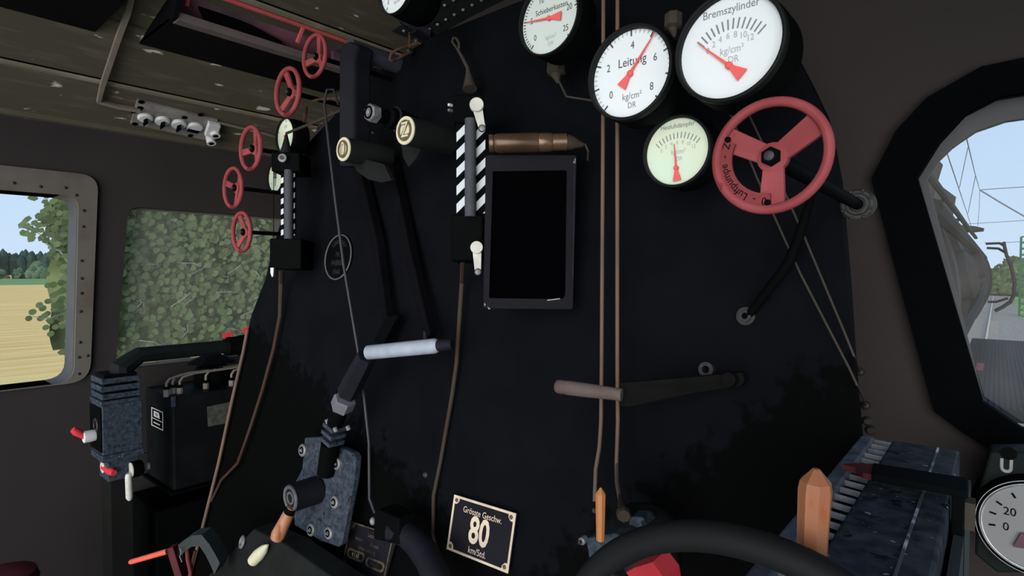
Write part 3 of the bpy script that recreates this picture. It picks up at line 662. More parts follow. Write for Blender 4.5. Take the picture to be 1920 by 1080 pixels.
# ================================================================== water gauges (striped plates)
def striped(label, quad, d, d2, cut, tubecols, lev, blocks, n=7):
    tl_, br_ = quad; p00 = PD(tl_[0], br_[1], d); p10 = PD(br_[0], br_[1], d); p01 = PD(tl_[0], tl_[1], d)
    t = thing('water_gauge', label, 'gauge', p00, 'water level gauges')
    ex = p10-p00; ey = p01-p00; W, H = ex.length, ey.length; ex.normalize(); ey.normalize(); nn = ex.cross(ey)
    MB().obox(p00+ex*W/2+ey*H/2-nn*.004, ex*W/2*1.03, ey*H/2*1.01, nn*.0035).build('back_plate', M['black'], t, smooth=0)
    sm = MB()
    # white stripes rising to the right, clipped to two side strips
    a0, a1 = (.0, .30), (.69, 1.0)
    per = H/n
    def strip(u0, u1, sl):
        for k in range(-2, n+2):
            lo = k*per; hi = lo+per*.52
            P = [(u0, lo+(u0-0)*sl), (u1, lo+(u1-0)*sl), (u1, hi+(u1)*sl), (u0, hi+u0*sl)]
            Q = []
            for lim, sgn in ((0, 1), (H, -1)):
                Q = []
                for i in range(len(P)):
                    A, B = P[i], P[(i+1) % len(P)]; ia, ib = (A[1]-lim)*sgn >= 0, (B[1]-lim)*sgn >= 0
                    if ia: Q.append(A)
                    if ia != ib:
                        s = (lim-A[1])/(B[1]-A[1]); Q.append((A[0]+(B[0]-A[0])*s, lim))
                P = Q
                if len(P) < 3: break
            if len(P) >= 3: sm.prism([p00+ex*u+ey*v for u, v in P], nn*.0008)
    if cut: strip(0, W*.34, 1.0); strip(W*.66, W, 1.0)
    else: strip(0, W*.18, .5); strip(W*.80, W, .5)
    sm.build('stripes', M['stripe'], t, smooth=0)
    r = W*(.135 if cut else .2)
    g0, g1 = PD((tl_[0]+br_[0])/2+(-1 if cut else 1), br_[1]+6, d-.012), PD((tl_[0]+br_[0])/2+(-1 if cut else 1), tl_[1]-(10 if cut else 6), d-.012)
    MB().tube([g0, g1], r*1.45 if cut else r*1.5, 12).build('glass_tube', M['glasstube'], t)
    for (x0, y0, x1, y1, dd, th) in blocks:
        A, B, C_, D_ = [PD(x, y, dd) for x, y in ((x0, y1), (x1, y1), (x1, y0), (x0, y0))]
        MB().prism([A, B, C_, D_], DIR*th).build('valve_block', M['black'], t, bevel=.004)
    for (cx0, cy0, cr, ex0, ey0, er, dd) in lev:
        A, B = PD(cx0, cy0, dd), PD(ex0, ey0, dd); m = dd/FPX
        lv = MB(); dvec = (B-A); L_ = dvec.length; dvec.normalize(); s_ = dvec.cross(DIR).normalized()
        lv.prism([A+s_*cr*.72*m, A-s_*cr*.72*m, B-s_*er*.95*m, B+s_*er*.95*m], DIR*.008)
        lv.lathe(A+DIR*.004, -DIR, [(cr*m, 0), (cr*m, .008), (cr*m*.93, .010)], 24)
        o = lv.build('cock_lever', M['pale'], t, smooth=30)
        MB().torus(B-DIR*.001, DIR, er*m*.9, er*m*.25, 20, 6).build('pivot_ring', M['darkbolt'], o)
        MB().lathe(B+DIR*.003, -DIR, [(er*m*.8, 0), (er*m*.8, .006), (er*m*.3, .007)], 14).build('pivot', M['bolt'], o)
    return t
striped('striped water gauge beside the black screen, two pale levers on it', ((856, 233), (910, 400)), 1.17, 0, True, None,
        [(894, 197, 13.5, 904, 241, 6.5, 1.13), (894, 464, 12, 896, 510, 6, 1.13)], [(845, 402, 906, 489, 1.16, .12), (850, 176, 906, 230, 1.19, .10)], n=5)
wg = striped('smaller striped water gauge farthest from the black screen, by the side window', ((527, 325), (553, 442)), 1.72, 0, False, None,
        [], [(508, 285, 562, 321, 1.70, .10), (505, 447, 565, 505, 1.70, .12)], n=6)
c = PD(531, 297, 1.695); MB().lathe(c, -DIR, [(.0125, 0), (.0125, .008), (.006, .010)], 20).build('union_nut', M['bolt'], wg)
MB().lathe(c-DIR*.010, -DIR, [(.006, 0), (.006, .003)], 14).build('bolt', M['darkbolt'], wg)
MB().prism([PD(507, 502, 1.69), PD(513, 502, 1.69), PD(512, 517, 1.69), PD(510, 520, 1.69), PD(507, 512, 1.69)], DIR*.01).build('drain_lever', M['white'], wg, smooth=0)
MB().tube([PD(513, 322, 1.74), PD(513, 446, 1.74)], .0012, 6).build('guard_wire', M['black'], wg)
# drain pipes below the two water gauges
t = thing('drain_pipe', 'thin brown pipe winding down from the far striped water gauge', 'pipe', PB(526, 600, .03))
MB().tube([PD(528, 505, 1.76), PB(527, 530, .04), PB(525, 592, .02), PB(513, 655, .02), PB(491, 735, .02), PB(470, 800, .02), PB(446, 868, .02), PB(415, 900, .012), PB(396, 940, .008)], [.0085, .008, .0065, .006, .0055, .005, .005, .005, .004], 10).build('pipe', M['umber'], t)
t = thing('drain_pipe', 'dark brown pipe dropping below the near striped water gauge', 'pipe', PB(860, 600, .03))
MB().tube([PD(868, 485, 1.22), PB(866, 530, .03), PB(856, 682, .018), PB(848, 740, .015), PB(826, 866, .012), PB(813, 930, .012), PB(812, 1000, .012), PB(826, 1060, .012)], [.0055, .0055, .005, .005, .0045, .0045, .004, .003], 10).build('pipe', M['umber'], t)

# ================================================================== handwheels
def wheel(name, label, c, R, spindle_to, a0, group, rimr=.16, n=3, big=False):
    c = V(c); t = thing(name, label, 'handwheel', c, group)
    MB().torus(c, NEG, R*(1-rimr*.55), R*rimr*.55, 56, 12, 1.2).build('rim', M['red'], t)
    for k in range(n):
        a = a0+360*k/n; p, q = clock(c-NEG*R*.0, R, a, .12), clock(c, R, a, 1-rimr*.8)
        p = p - NEG*R*(.16); 
        sd = (EXX*cos(radians(a)) - EZZ*sin(radians(a)))
        w = R*(.17 if big else .12); w2 = w*1.25
        MB().prism([p+sd*w, p-sd*w, q-sd*w2, q+sd*w2], -NEG*R*.12).build('spoke', M['red'], t, smooth=0, bevel=R*.02)
    MB().lathe(c-NEG*R*.34, NEG, [(R*.2, 0), (R*.26, R*.06), (R*.26, R*.2), (R*.2, R*.24)], 24).build('hub', M['red'], t)
    nut = MB().lathe(c-NEG*R*.12, NEG, [(R*.17, 0), (R*.17, R*.1), (R*.13, R*.14)], 6, EZZ).build('nut', M['black'] if not big else M['black'], t, smooth=0)
    MB().lathe(c-NEG*R*.0, NEG, [(R*.085, 0), (R*.085, R*.06), (R*.03, R*.08)], 14).build('spindle_end', M['darkbolt'], nut)
    if spindle_to: MB().tube([c-NEG*R*.3, V((c.x, spindle_to, c.z))], R*(.14 if big else .1), 12).build('spindle', M['black'], t)
    return t
HG = 'red valve handwheels'
wheel('valve_handwheel', 'red handwheel under the roof box, highest of the five small ones', PY(590, 105, .90), .0640, 1.05, 20, HG)
wheel('valve_handwheel', 'red handwheel just below the roof box edge, second highest of the small ones', PY(539.5, 172, .88), .0742, 1.08, -15, HG)
wheel('valve_handwheel', 'red handwheel against the ceiling boards beside the pale green gauge', PY(470, 278, .84), .0715, 1.0, 25, HG)
wheel('valve_handwheel', 'red handwheel against the plain wall above the hazy side window', PY(437, 352, .84), .0695, 1.03, 50, HG)
wheel('valve_handwheel', 'red handwheel in front of the hazy side window, lowest of the small ones', PY(453, 435, .84), .0675, 1.0, -20, HG)
# big legend wheel
YW = .545; cw = GC(-.2905, .1918, YW); RW = .0962*YW
bw = wheel('valve_handwheel', 'big red handwheel with the legend Luftpumpe, in front of the boiler plate', cw, RW, None, -62, HG, rimr=.155, big=True)
seg = MB(); A = []
for i in range(25): a = -64-118*i/24; A.append(clock(cw, RW, a, .93))
for i in range(25): a = -182+118*i/24; A.append(clock(cw, RW, a, .64))
seg.prism([p+NEG*RW*.04 for p in A], -NEG*RW*.06); lp = seg.build('legend_plate', M['redplate'], bw, smooth=0)
lt = MB(); arc_text(lt, '0  -  Luftpumpe  -  Z', cw+NEG*(RW*.04+.0003), EXX, EZZ, RW*.77, -122, RW*.19, .95)
lt.build('legend', M['ink'] if 0 else M['black'], lp, smooth=0)
for a in (-62, 181):
    p = clock(cw, RW, a, .80)+NEG*RW*.04; MB().lathe(p, NEG, [(RW*.055, 0), (RW*.05, RW*.03), (RW*.02, RW*.045)], 16).build('screw', M['darkbolt'] if 0 else M['black'], lp)
p2 = PB(1607, 383, .008)
MB().tube([cw-NEG*RW*.2, p2+V((0, -.0, 0))], RW*.155, 14).build('shaft', M['black'], bw)
fl = thing('shaft_flange', 'round grimy flange where the big red wheel shaft meets the boiler edge', 'flange', p2)
m_ = mpp(p2)
mb = MB().lathe(p2+V((0, .012, 0)), NEG, [(30*m_, 0), (30*m_, .006), (26*m_, .009), (21*m_, .009), (19*m_, .013), (14*m_, .013), (13*m_, .009), (5*m_, .009)], 36); mb.build('plate', M['darkbolt'], fl)
for k in range(8):
    a = 360*k/8+20; MB().lathe(clock(p2+V((0, .004, 0)), 26*m_, a, 1), NEG, [(3.2*m_, 0), (3.2*m_, .004), (2*m_, .005)], 6).build('bolt', M['darkbolt'], fl, smooth=0)
MB().box((p2.x-.05, p2.y+.012, p2.z-.016), (p2.x+.004, p2.y+.024, p2.z+.016)).build('bracket', M['wall'], fl, smooth=0)
# bent black rod from behind the wheel to a washer
br = thing('bent_rod', 'bent black rod below the big red wheel, ending in a ribbed washer', 'rod', PB(1400, 594))
MB().tube([PB(1528, 350, .09), PB(1510, 405, .07), PB(1496, 450, .05), PB(1481, 489, .045), PB(1468, 508, .04), PB(1402, 594, .0)], [.004, .0062, .0075, .0078, .0078, .007], 12).build('rod', M['black'], br)
c = PB(1399, 593, .001); m_ = mpp(c); nb = V((0, -1, BS)).normalized()
mb = MB().ring(c, nb, 11*m_, 17*m_, .004, 32); mb.ring(c, nb, 6*m_, 11*m_, .008, 28); mb.build('washer', M['darkbolt'], br)
# two thin diagonal rods
for lab, pts, end in (('thin grey brown rod behind the big red wheel, ending lower on the front wall', [(1362, 196), (1420, 335), (1500, 512), (1592, 690)], (1624, 760)), ('thin grey brown rod behind the big red wheel, ending higher on the front wall', [(1392, 190), (1440, 290), (1500, 425), (1584, 625)], (1613, 697))):
    t = thing('slanting_rod', lab, 'rod', PB(*pts[2], .02), 'slanting rods')
    pe = PY(*end, YF-.008)
    MB().tube([PB(x, y, .02) for x, y in pts]+[PB(*((1607, 722) if end[1] > 720 else (1601, 667)), .02), pe], .0017, 8).build('rod', M['taupe'], t)
    MB().ball(pe, .009, (0, -1, 0), 12, 8).build('end_nut', M['darkbolt'], t)
for px, py, lab in ((1627, 789, 'small dark bolt on the front wall, upper of the pair by the reverser cover'), (1633, 806, 'small dark bolt on the front wall, lower of the pair by the reverser cover')):
    pe = PY(px, py, YF); t = tag(MB().lathe(pe, (0, -1, 0), [(.010, -.01), (.010, .004), (.006, .009), (.002, .009)], 12).build('wall_bolt', M['darkbolt']), lab, 'bolt', 'bolts on the front wall')

# ================================================================== copper pipes, driver's brake valve, handles
YC = .875
for lab, top, pts, f in (('brown vertical copper pipe nearer the black screen', 1131.5, [(1128, 690), (1127, 790), (1124, 838), (1117, 880), (1115, 940)], 0), ('brown vertical copper pipe farther from the black screen, flared at its foot', 1158, [(1157.5, 690), (1158.5, 790), (1156, 870), (1157, 905), (1164, 945), (1168, 968)], 1)):
    t = thing('copper_pipe', lab, 'pipe', PY(pts[0][0], pts[0][1], YC), 'twin copper pipes')
    P_ = [PY(top, -60, YC+.02), PY(top-.5, 200, YC)] + [PY(x, y, YC-([.0, .012, .03, .07, .12, .15] if f else [0, .012, .024, .036, .05])[i]) for i, (x, y) in enumerate(pts)]
    MB().tube(P_, [.0036]*(len(P_)), 12).build('pipe', M['copper'], t)
    if f:
        a, b = PY(1163, 930, YC-.105), PY(1169, 963, YC-.155)
        MB().lathe(a, b-a, [(.0037, 0), (.0075, (b-a).length*.8), (.0085, (b-a).length*1.05)], 14).build('flare', M['umber'], t)
        MB().lathe(b, b-a, [(.011, -.003), (.011, .004), (.009, .009)], 8).build('union_nut', M['umber'], t, smooth=0)
# brake valve
YV = .70
bv = thing('brake_valve', 'black brake valve body under the copper pipes with an upright orange wooden grip', 'valve', PY(1150, 1010, YV))
c = PY(1160, 1030, YV)
MB().lathe(V((c.x, YV+.075, c.z-.055)), EZZ, [(.052, 0), (.054, .02), (.05, .072), (.036, .084), (.02, .087)], 32).build('body', M['olive'], bv)
MB().prism([PY(x, y, YV-.0) for x, y in ((1098, 1010), (1150, 1000), (1180, 1010), (1150, 1030), (1104, 1050))], (0, .05, 0)).build('steel_cover', M['steel'], bv, smooth=0, bevel=.003)
MB().prism([PY(x, y, YV+.03) for x, y in ((1180, 968), (1205, 970), (1213, 984), (1195, 990), (1178, 984))], (0, .03, 0)).build('lug', M['steel'], bv, smooth=0, bevel=.002)
c2 = PY(1089, 1016, YV-.005); MB().lathe(c2+V((0, .012, 0)), NEG, [(.0055, 0), (.0055, .010), (.003, .012)], 16).build('bolt', M['bolt'], bv)
MB().lathe(c2+V((0, -.001, 0)), NEG, [(.0028, 0), (.0028, .003)], 12).build('bolt_pin', M['darkbolt'], bv)
gp = MB(); b0, b1, b2 = PY(1126, 1008, YV-.02), PY(1126, 926, YV-.02), PY(1126, 914, YV-.02); m_ = mpp(b0)
gp.lathe(b0, EZZ, [(7.5*m_, -.004), (8*m_, 0), (10*m_, (b1-b0).length), (1.5*m_, (b2-b0).length)], 8)
gp.build('grip', M['woodorange'], bv, smooth=20)
MB().lathe(PY(1115, 957, YV), (-1, 0, 0), [(5*m_, -.01), (5*m_, .002)], 12).build('grip_stud', M['taupe'], bv)

# small crank handle with weathered wood grip
ck = thing('crank_handle', 'dark crank lever with a weathered grey wooden grip across the copper pipes', 'lever', PB(1330, 693))
a, b = PB(1041, 724, .16), PB(1164, 740, .13); m_ = mpp(a); L_ = (b-a).length
MB().lathe(a, b-a, [(7*m_, 0), (11*m_, .002), (13*m_, .006), (13.2*m_, L_*.13), (12.4*m_, L_*.15), (13.6*m_, L_*.2), (13*m_, L_*.5), (11*m_, L_*.98)], 20).build('grip', M['woodgrey'], ck)
MB().lathe(b-(b-a)*.05, b-a, [(11.3*m_, 0), (11.3*m_, .007)], 12).build('ferrule', M['frame'], ck)
p = [PB(x, y, o_) for x, y, o_ in ((1160, 718, .12), (1392, 698, .03), (1396, 715, .03), (1388, 725, .03), (1300, 738, .06), (1180, 764, .11), (1160, 762, .12))]
MB().prism(p, (0, .012, 0)).build('arm', M['armdark'], ck, smooth=0, bevel=.002)
c = PB(1328, 693, .0); m_ = mpp(c); MB().ring(c, nb, 7*m_, 14*m_, .012, 28).build('pivot_ring', M['darkbolt'], ck)
c = PB(1386, 712, .0); MB().lathe(c, nb, [(12*m_, 0), (12*m_, .05)], 20).build('boss', M['armdark'], ck)

# ================================================================== reverser
rv = thing('reverser', 'long worn blue grey reverser cover with its screw in a slot', 'reverser', (1.0, .7, 1.25))
YE = .924
ZT = PY(1800, 845, YE).z
x0, x1 = PZ(1612, 818, ZT).x, PZ(1800, 845, ZT).x
ya, yb = .425, YE
xs0, xs1 = x0+.017, x0+.037
MB().prism([(x0, ya, ZT-.18), (xs0, ya, ZT-.18), (xs0, ya, ZT), (x0, ya, ZT)], (0, yb-ya, 0)).build('side_rail', M['rail_steel'], rv, smooth=0, bevel=.003)
MB().box((xs1, ya, ZT-.17), (x1, yb, ZT)).build('cover', M['steeltop'], rv, smooth=0, bevel=.003)
MB().box((xs0, ya, ZT-.17), (xs1, yb, ZT-.030)).build('slot_floor', M['black'], rv, smooth=0)
mb = MB().tube([((xs0+xs1)/2, ya, ZT-.018), ((xs0+xs1)/2, yb, ZT-.018)], .007, 14); mb.build('screw_core', M['black'], rv)
mb = MB(); nT = 20; rr = .0125
for k in range(nT):
    y = ya+.01+(yb-ya-.02)*k/(nT-1)
    mb.prism([(xs0, y+.004, ZT-.008), (xs0, y+.0058, ZT-.008), (xs0, y+.0055, ZT-.002), (xs0, y+.0045, ZT-.002)], (xs1-xs0, -.004, 0))
mb.build('screw_thread', M['chrome'] if 0 else M['bolt'], rv, smooth=0)
MB().box((x1+.004, ya, ZT-.3), (x1+.012, yb-.02, ZT-.03)).build('side_panel', M['green'] if 0 else M['greyhood'], rv, smooth=0)
MB().box((x1-.023, ya, ZT), (x1-.021, yb-.01, ZT+.002)).build('edge_strip', M['scrape'], rv, smooth=0)
# pointer slide across it
zb_ = ZT+.009
sl = thing('cutoff_slide', 'black slide bar with a red pointer lying across the reverser cover', 'slide', PZ(1720, 905, zb_))
q = [PZ(x, y, zb_) for x, y in ((1637, 881), (1815, 910), (1815, 936), (1634, 902))]
MB().prism(q, (0, 0, .008)).build('bar', M['black'], sl, smooth=0, bevel=.001)
q = [PZ(x, y, zb_) for x, y in ((1578, 880), (1600, 878), (1640, 880), (1637, 901), (1618, 897), (1604, 887))]
MB().prism(q, (0, 0, .006)).build('pointer', M['reddark'], sl, smooth=0)
c0 = PZ(1800, 925, zb_)
MB().box((c0.x-.006, c0.y-.010, zb_-.42), (c0.x+.004, c0.y+.012, zb_+.006)).build('guide_arm', M['black'], sl, smooth=0, bevel=.001)
MB().box((c0.x+.004, c0.y+.0, zb_-.035), (c0.x+.012, c0.y+.02, zb_-.008)).build('guide_pad', M['taupe'], sl, smooth=0)
# large reversing handwheel
YR = .40; cr = GC(-.306, -.868, YR); RR = .4292*YR; ri = .3735*YR
hw = thing('reversing_handwheel', 'very large black handwheel in front of the reverser', 'handwheel', cr)
MB().torus(cr, NEG, (RR+ri)/2, (RR-ri)/2, 96, 14).build('rim', M['rim'], hw)
for k in range(4):
    a = 40+90*k; p = cr; q = clock(cr, 1, a, ri+.003)
    MB().bar(p, q, .03, .016, (0, 1, 0)).build('spoke', M['rim'], hw, smooth=0, bevel=.004)
MB().lathe(cr+V((0, .03, 0)), NEG, [(.03, 0), (.036, .01), (.036, .035), (.022, .045)], 28).build('hub', M['rim'], hw)
MB().tube([cr, V((cr.x, .44, cr.z))], .014, 14).build('shaft', M['black'], hw)
g0, g1 = PY(1521, 1060, YR+.03), PY(1529, 903, YR+.03); m_ = mpp(g0); L_ = (g1-g0).length
gm = MB().lathe(g0, g1-g0, [(25*m_, -.01), (26*m_, 0), (29.5*m_, L_*.9), (27*m_, L_), (6*m_, L_+.009)], 8, (.5, -1, 0)).build('grip', M['wood'], hw, smooth=25)
MB().prism([PY(x, y, YR+.06) for x, y in ((1150, 1090), (1188, 1065), (1223, 1054), (1246, 1085), (1250, 1110), (1150, 1110))], (0, .03, 0)).build('latch', M['redbright'], hw, smooth=0)
# ================================================================== speedometer
YS = 1.25; cs = GC(.0446, -.3335, YS); RS = .0585*YS
sp = thing('speedometer', 'silver speedometer with numbers 0 and 20 in a dark green housing lettered U', 'speedometer', cs)
MB().prism([PY(x, y, YS+.02) for x, y in ((1855, 847), (1990, 847), (1998, 930), (1990, 1075), (1870, 1075), (1828, 1040), (1832, 930))], (0, .06, 0)).build('housing', M['green'], sp, smooth=0, bevel=.004)
MB().lathe(cs+V((0, .09, 0)), NEG, [(RS*1.17, 0), (RS*1.17, .06), (RS*1.08, .085)], 56).build('case', M['black'], sp)
mb = MB().ring(cs, NEG, RS*.93, RS*1.06, .004, 64); mb.torus(cs+NEG*.004, NEG, RS*.955, RS*.022, 64, 8); mb.build('bezel', M['chrome'], sp)
mb = MB().torus(cs+NEG*.003, NEG, RS*1.02, RS*.035, 64, 8); mb.build('bezel_ring', M['black'], sp)
dl = MB().lathe(cs, NEG, [(RS*.935, 0), (RS*.935, .002)], 64).build('dial', M['dialsilver'], sp, smooth=30)
mk = MB(); q = cs+NEG*.003
for a in (-132+40, -118+40-2, -62, -48, -34, -20, -6, 8, 22, 36, 50, 64, 78, 92): pass
for a in (-99, -78, -57, -31, -6, 20, 44, 66, 88):
    w = RS*.02; da = EXX*cos(radians(a))*w - EZZ*sin(radians(a))*w
    p, s = clock(q, RS, a, .70), clock(q, RS, a, .82); mk.add([p-da, p+da, s+da, s-da], [(0, 1, 2, 3)])
for tx, a in (('0', -101), ('20', -60), ('40', 12), ('60', 46), ('80', 88)): put_text(mk, tx, clock(q, RS, a, .52), EXX, EZZ, RS*.26, .9)
mk.build('scale_marks', M['black'], dl, smooth=0)
a = 205; 
MB().prism([clock(q, RS, 196, .12)+NEG*.003, clock(q, RS, -120, .30)+NEG*.003, clock(q, RS, -142, .62)+NEG*.003, clock(q, RS, -160, .5)+NEG*.003], NEG*.002).build('needle', M['umber'] if 0 else M['maroon'], sp, smooth=0)
ub = PY(1887, 875, YS+.0195)
tx = MB(); put_text(tx, 'U', ub, EXX, EZZ, .031, .8, bold=.0012); tx.build('letter', M['bolt'], sp, smooth=0)
MB().lathe(PY(1891, 850, YS+.02), NEG, [(.011, 0), (.011, .001)], 20).build('screw_hole', M['black'], sp)
# ================================================================== black screen and lamp above it
DT = 1.10
def quadD(q, d): return [PD(x, y, d) for x, y in q]
tb = thing('display_screen', 'upright black display screen in a dark frame on the boiler plate', 'screen', PD(992, 435, DT))
o4 = quadD([(906, 578), (1074, 580), (1081, 291), (911, 291)], DT); i4 = quadD([(917, 559), (1060, 561), (1063, 319), (924, 321)], DT)
ctr_ = sum(o4, V((0, 0, 0)))/4; eu = (o4[1]-o4[0]).normalized(); ev = eu.cross(DIR).normalized() * -1
if ev.z < 0: ev = -ev
def to2(p): d = p-ctr_; return (d.dot(eu), d.dot(ev))
mb = MB(); slab(mb, [rounded([to2(p) for p in o4], .006), rounded([to2(p) for p in i4], [.003, .012, .003, .003])], .022, lambda u, v, h: ctr_+eu*u+ev*v+DIR*h)
mb.build('frame', M['bezel'], tb, smooth=25, bevel=.002)
MB().prism([p+DIR*.006 for p in i4], DIR*.012).build('glass', M['jet'], tb, smooth=0)
MB().prism([ctr_+(p-ctr_)*.93+DIR*.02 for p in o4], DIR*.05).build('housing', M['black'], tb, smooth=0)
MB().tube([PD(1077, 300, DT-.0015), PD(1076, 400, DT-.0015), PD(1074, 520, DT-.0015)], .0006, 6).build('edge_wear', M['rod'], tb)
cw_ = MB(); cw_.prism(quadD([(1074, 305), (1079, 307), (1079, 296)], DT-.001), DIR*.001); cw_.prism(quadD([(1026, 562), (1050, 559), (1050, 561), (1026, 564)], DT-.001), DIR*.001); cw_.prism(quadD([(908, 567), (911, 572), (908, 574)], DT-.001), DIR*.001); cw_.prism(quadD([(914, 575), (920, 579), (916, 580)], DT-.001), DIR*.001)
cw_.build('corner_wear', M['bolt'], tb, smooth=0)
lp_ = thing('tube_lamp', 'brown brass tube lamp lying above the black screen', 'lamp', PD(990, 268, 1.08))
dl_ = 1.08; A, B = PD(917, 269, dl_), PD(1062, 266, dl_); m_ = dl_/FPX; L_ = (B-A).length
MB().lathe(A, B-A, [(15*m_, 0), (16.5*m_, .003), (16.5*m_, .008), (15*m_, .010), (17*m_, .014), (18*m_, .018), (18*m_, L_*.62), (16.5*m_, L_*.64), (17.5*m_, L_*.66), (17.5*m_, L_*.80), (15.5*m_, L_*.82), (16*m_, L_)], 28).build('barrel', M['brass'], lp_)
MB().lathe(B, PD(1094, 272, dl_)-B, [(15*m_, 0), (13*m_, .012), (8*m_, .022), (4*m_, .033)], 18).build('cap', M['umber'], lp_)
for x_ in (945, 1040):
    q_ = PD(x_, 268, dl_); MB().tube([q_, PB(x_, 272, -.005)], .005, 8).build('mounting_clip', M['black'], lp_)
MB().tube([PD(1090, 268, dl_), PD(1098, 272, dl_), PD(1103, 284, dl_), PD(1102, 300, dl_+.02)], .0022, 8).build('cable', M['umber'], lp_)

# ================================================================== plates on the boiler
def plate(name, label, corners, off, facem):
    P = [PB(x, y, off) for x, y in corners]          # TL TR BR BL
    o = P[3]; ex = P[2]-P[3]; ey = P[0]-P[3]
    t = thing(name, label, 'plate', o)
    MB().prism(P, (0, .004, 0)).build('face', M[facem], t, smooth=0)
    return t, o, ex, ey, V((0, -.0012, 0))
t, o, ex, ey, up_ = plate('speed_plate', 'black and brass plate reading Grösste Geschw. 80 km/Std.', [(852.5, 927), (969, 964), (953, 1075), (838, 1029)], .012, 'plateface')
W, H = ex.length, ey.length; eu_, ev_ = ex.normalized(), ey.normalized()
fr = MB(); bw_ = .045*W
S = lambda u, v, h: o+eu_*u+ev_*v+V((0, -.0014, 0))*1+V((0, h, 0))
cn = []
def cornered(b, c):
    return [(b, b+c), (b+c*.5, b+c*.95), (b+c*.95, b+c*.5), (b+c, b), (W-b-c, b), (W-b-c*.95, b+c*.5), (W-b-c*.5, b+c*.95), (W-b, b+c), (W-b, H-b-c), (W-b-c*.5, H-b-c*.95), (W-b-c*.95, H-b-c*.5), (W-b-c, H-b), (b+c, H-b), (b+c*.95, H-b-c*.5), (b+c*.5, H-b-c*.95), (b, H-b-c)]
slab(fr, [[(0, 0), (W, 0), (W, H), (0, H)], cornered(.028*W, .075*W)], .002, S)
fr.build('brass_border', M['plategold'], t, smooth=0)
sc_ = MB()
for u, v in ((.06*W, .055*W), (W-.06*W, .055*W), (.06*W, H-.055*W), (W-.06*W, H-.055*W)): sc_.lathe(S(u, v, -.0005), (0, -1, 0), [(.024*W, -.002), (.024*W, .0012), (.012*W, .002)], 14)
sc_.build('screw', M['bronze'], t)
lt = MB(); put_text(lt, 'Grösste Geschw.', S(.5*W, .80*H, -.0002), eu_, ev_, .155*H, .86); put_text(lt, 'km/Std.', S(.50*W, .14*H, -.0002), eu_, ev_, .165*H, .86)
lt.build('small_lettering', M['plategold'], t, smooth=0)
lt = MB(); put_text(lt, '80', S(.49*W, .475*H, -.0002), eu_, ev_, .66*H, .74, bold=.002)
vs, fs = text2d('80', .56*H, .80, .0035*0); lt.build('large_number', M['plategold'], t, smooth=0)
b2 = MB(); 
t, o, ex, ey, up_ = plate('inspection_plate', 'dim tarnished inspection plate with oval date fields low on the boiler', [(659, 977), (742, 1016), (719, 1095), (641, 1062)], .012, 'plateface')
W, H = ex.length, ey.length; eu_, ev_ = ex.normalized(), ey.normalized()
S2 = lambda u, v, h: o+eu_*u+ev_*v+V((0, -.0014+h, 0))
mb = MB(); slab(mb, [[(0, 0), (W, 0), (W, H), (0, H)], cornered(.02*W, .09*W)], .002, S2); mb.build('border', M['platedim'], t, smooth=0)
mb = MB(); 
for tx, u, v, s in (('Letzte', .55, .84, .10), ('innere', .27, .70, .10), ('Kessel-', .66, .66, .10), ('Untersuchung', .5, .53, .10)): put_text(mb, tx, S2(u*W, v*H, -.0002), eu_, ev_, s*H*1.2, .85)
mb.build('lettering', M['platedim'], t, smooth=0)
def oval(u0, v0, u1, v1, ins=0):
    return rounded([((u0+ins)*W, (v0)*H+ins*W), ((u1-ins)*W, v0*H+ins*W), ((u1-ins)*W, v1*H-ins*W), ((u0+ins)*W, v1*H-ins*W)], (v1-v0)*H*.45)
for u0, v0, tx in ((.06, .24, '4.1.63'), (.53, .20, '4.1.65'), (.50, -.1+.1, '')):
    if not tx: continue
    mb = MB(); slab(mb, [oval(u0, v0, u0+.42, v0+.21), oval(u0, v0, u0+.42, v0+.21, .03)], .002, S2); f_ = mb.build('date_field', M['platedim'], t, smooth=0)
    mb = MB(); put_text(mb, tx, S2((u0+.21)*W, (v0+.105)*H, -.0003), eu_, ev_, .13*H, .8); mb.build('date', M['plategold'] if u0 < .2 else M['platedim'], f_, smooth=0)
# round maker's plate
c = PB(633.5, 482, .006); m_ = mpp(c)
pts = [PB(x, y, .006) for x, y in ((633, 482), (603, 490), (663, 472), (626, 517), (643, 448))]
Rr = sum((p-pts[0]).length for p in pts[1:])/4*1.0
rp_ = thing('makers_plate', 'round black plate with a thin grey rim and faint lettering', 'plate', c)
MB().lathe(c+nb*-.004, nb, [(Rr, 0), (Rr, .004)], 48).build('face', M['plate'] if 0 else M['black'], rp_)
MB().torus(c, nb, Rr*.96, Rr*.035, 56, 8).build('rim', M['midsteel'], rp_)
ez2 = (EZZ - nb*EZZ.dot(nb)).normalized(); fc = c+nb*.0006
mb = MB()
for tx, v, s in (('Nr.', .12, .26), ('FABRIK', -.26, .26), ('1944', -.66, .26)): put_text(mb, tx, fc, EXX, ez2, s*Rr*1.3, .8, 0, 0, v*Rr)
arc_text(mb, 'KESSELBAU', fc, EXX, ez2, Rr*.66, 0, .24*Rr, .9)
mb.build('lettering', M['rod'], rp_, smooth=0)

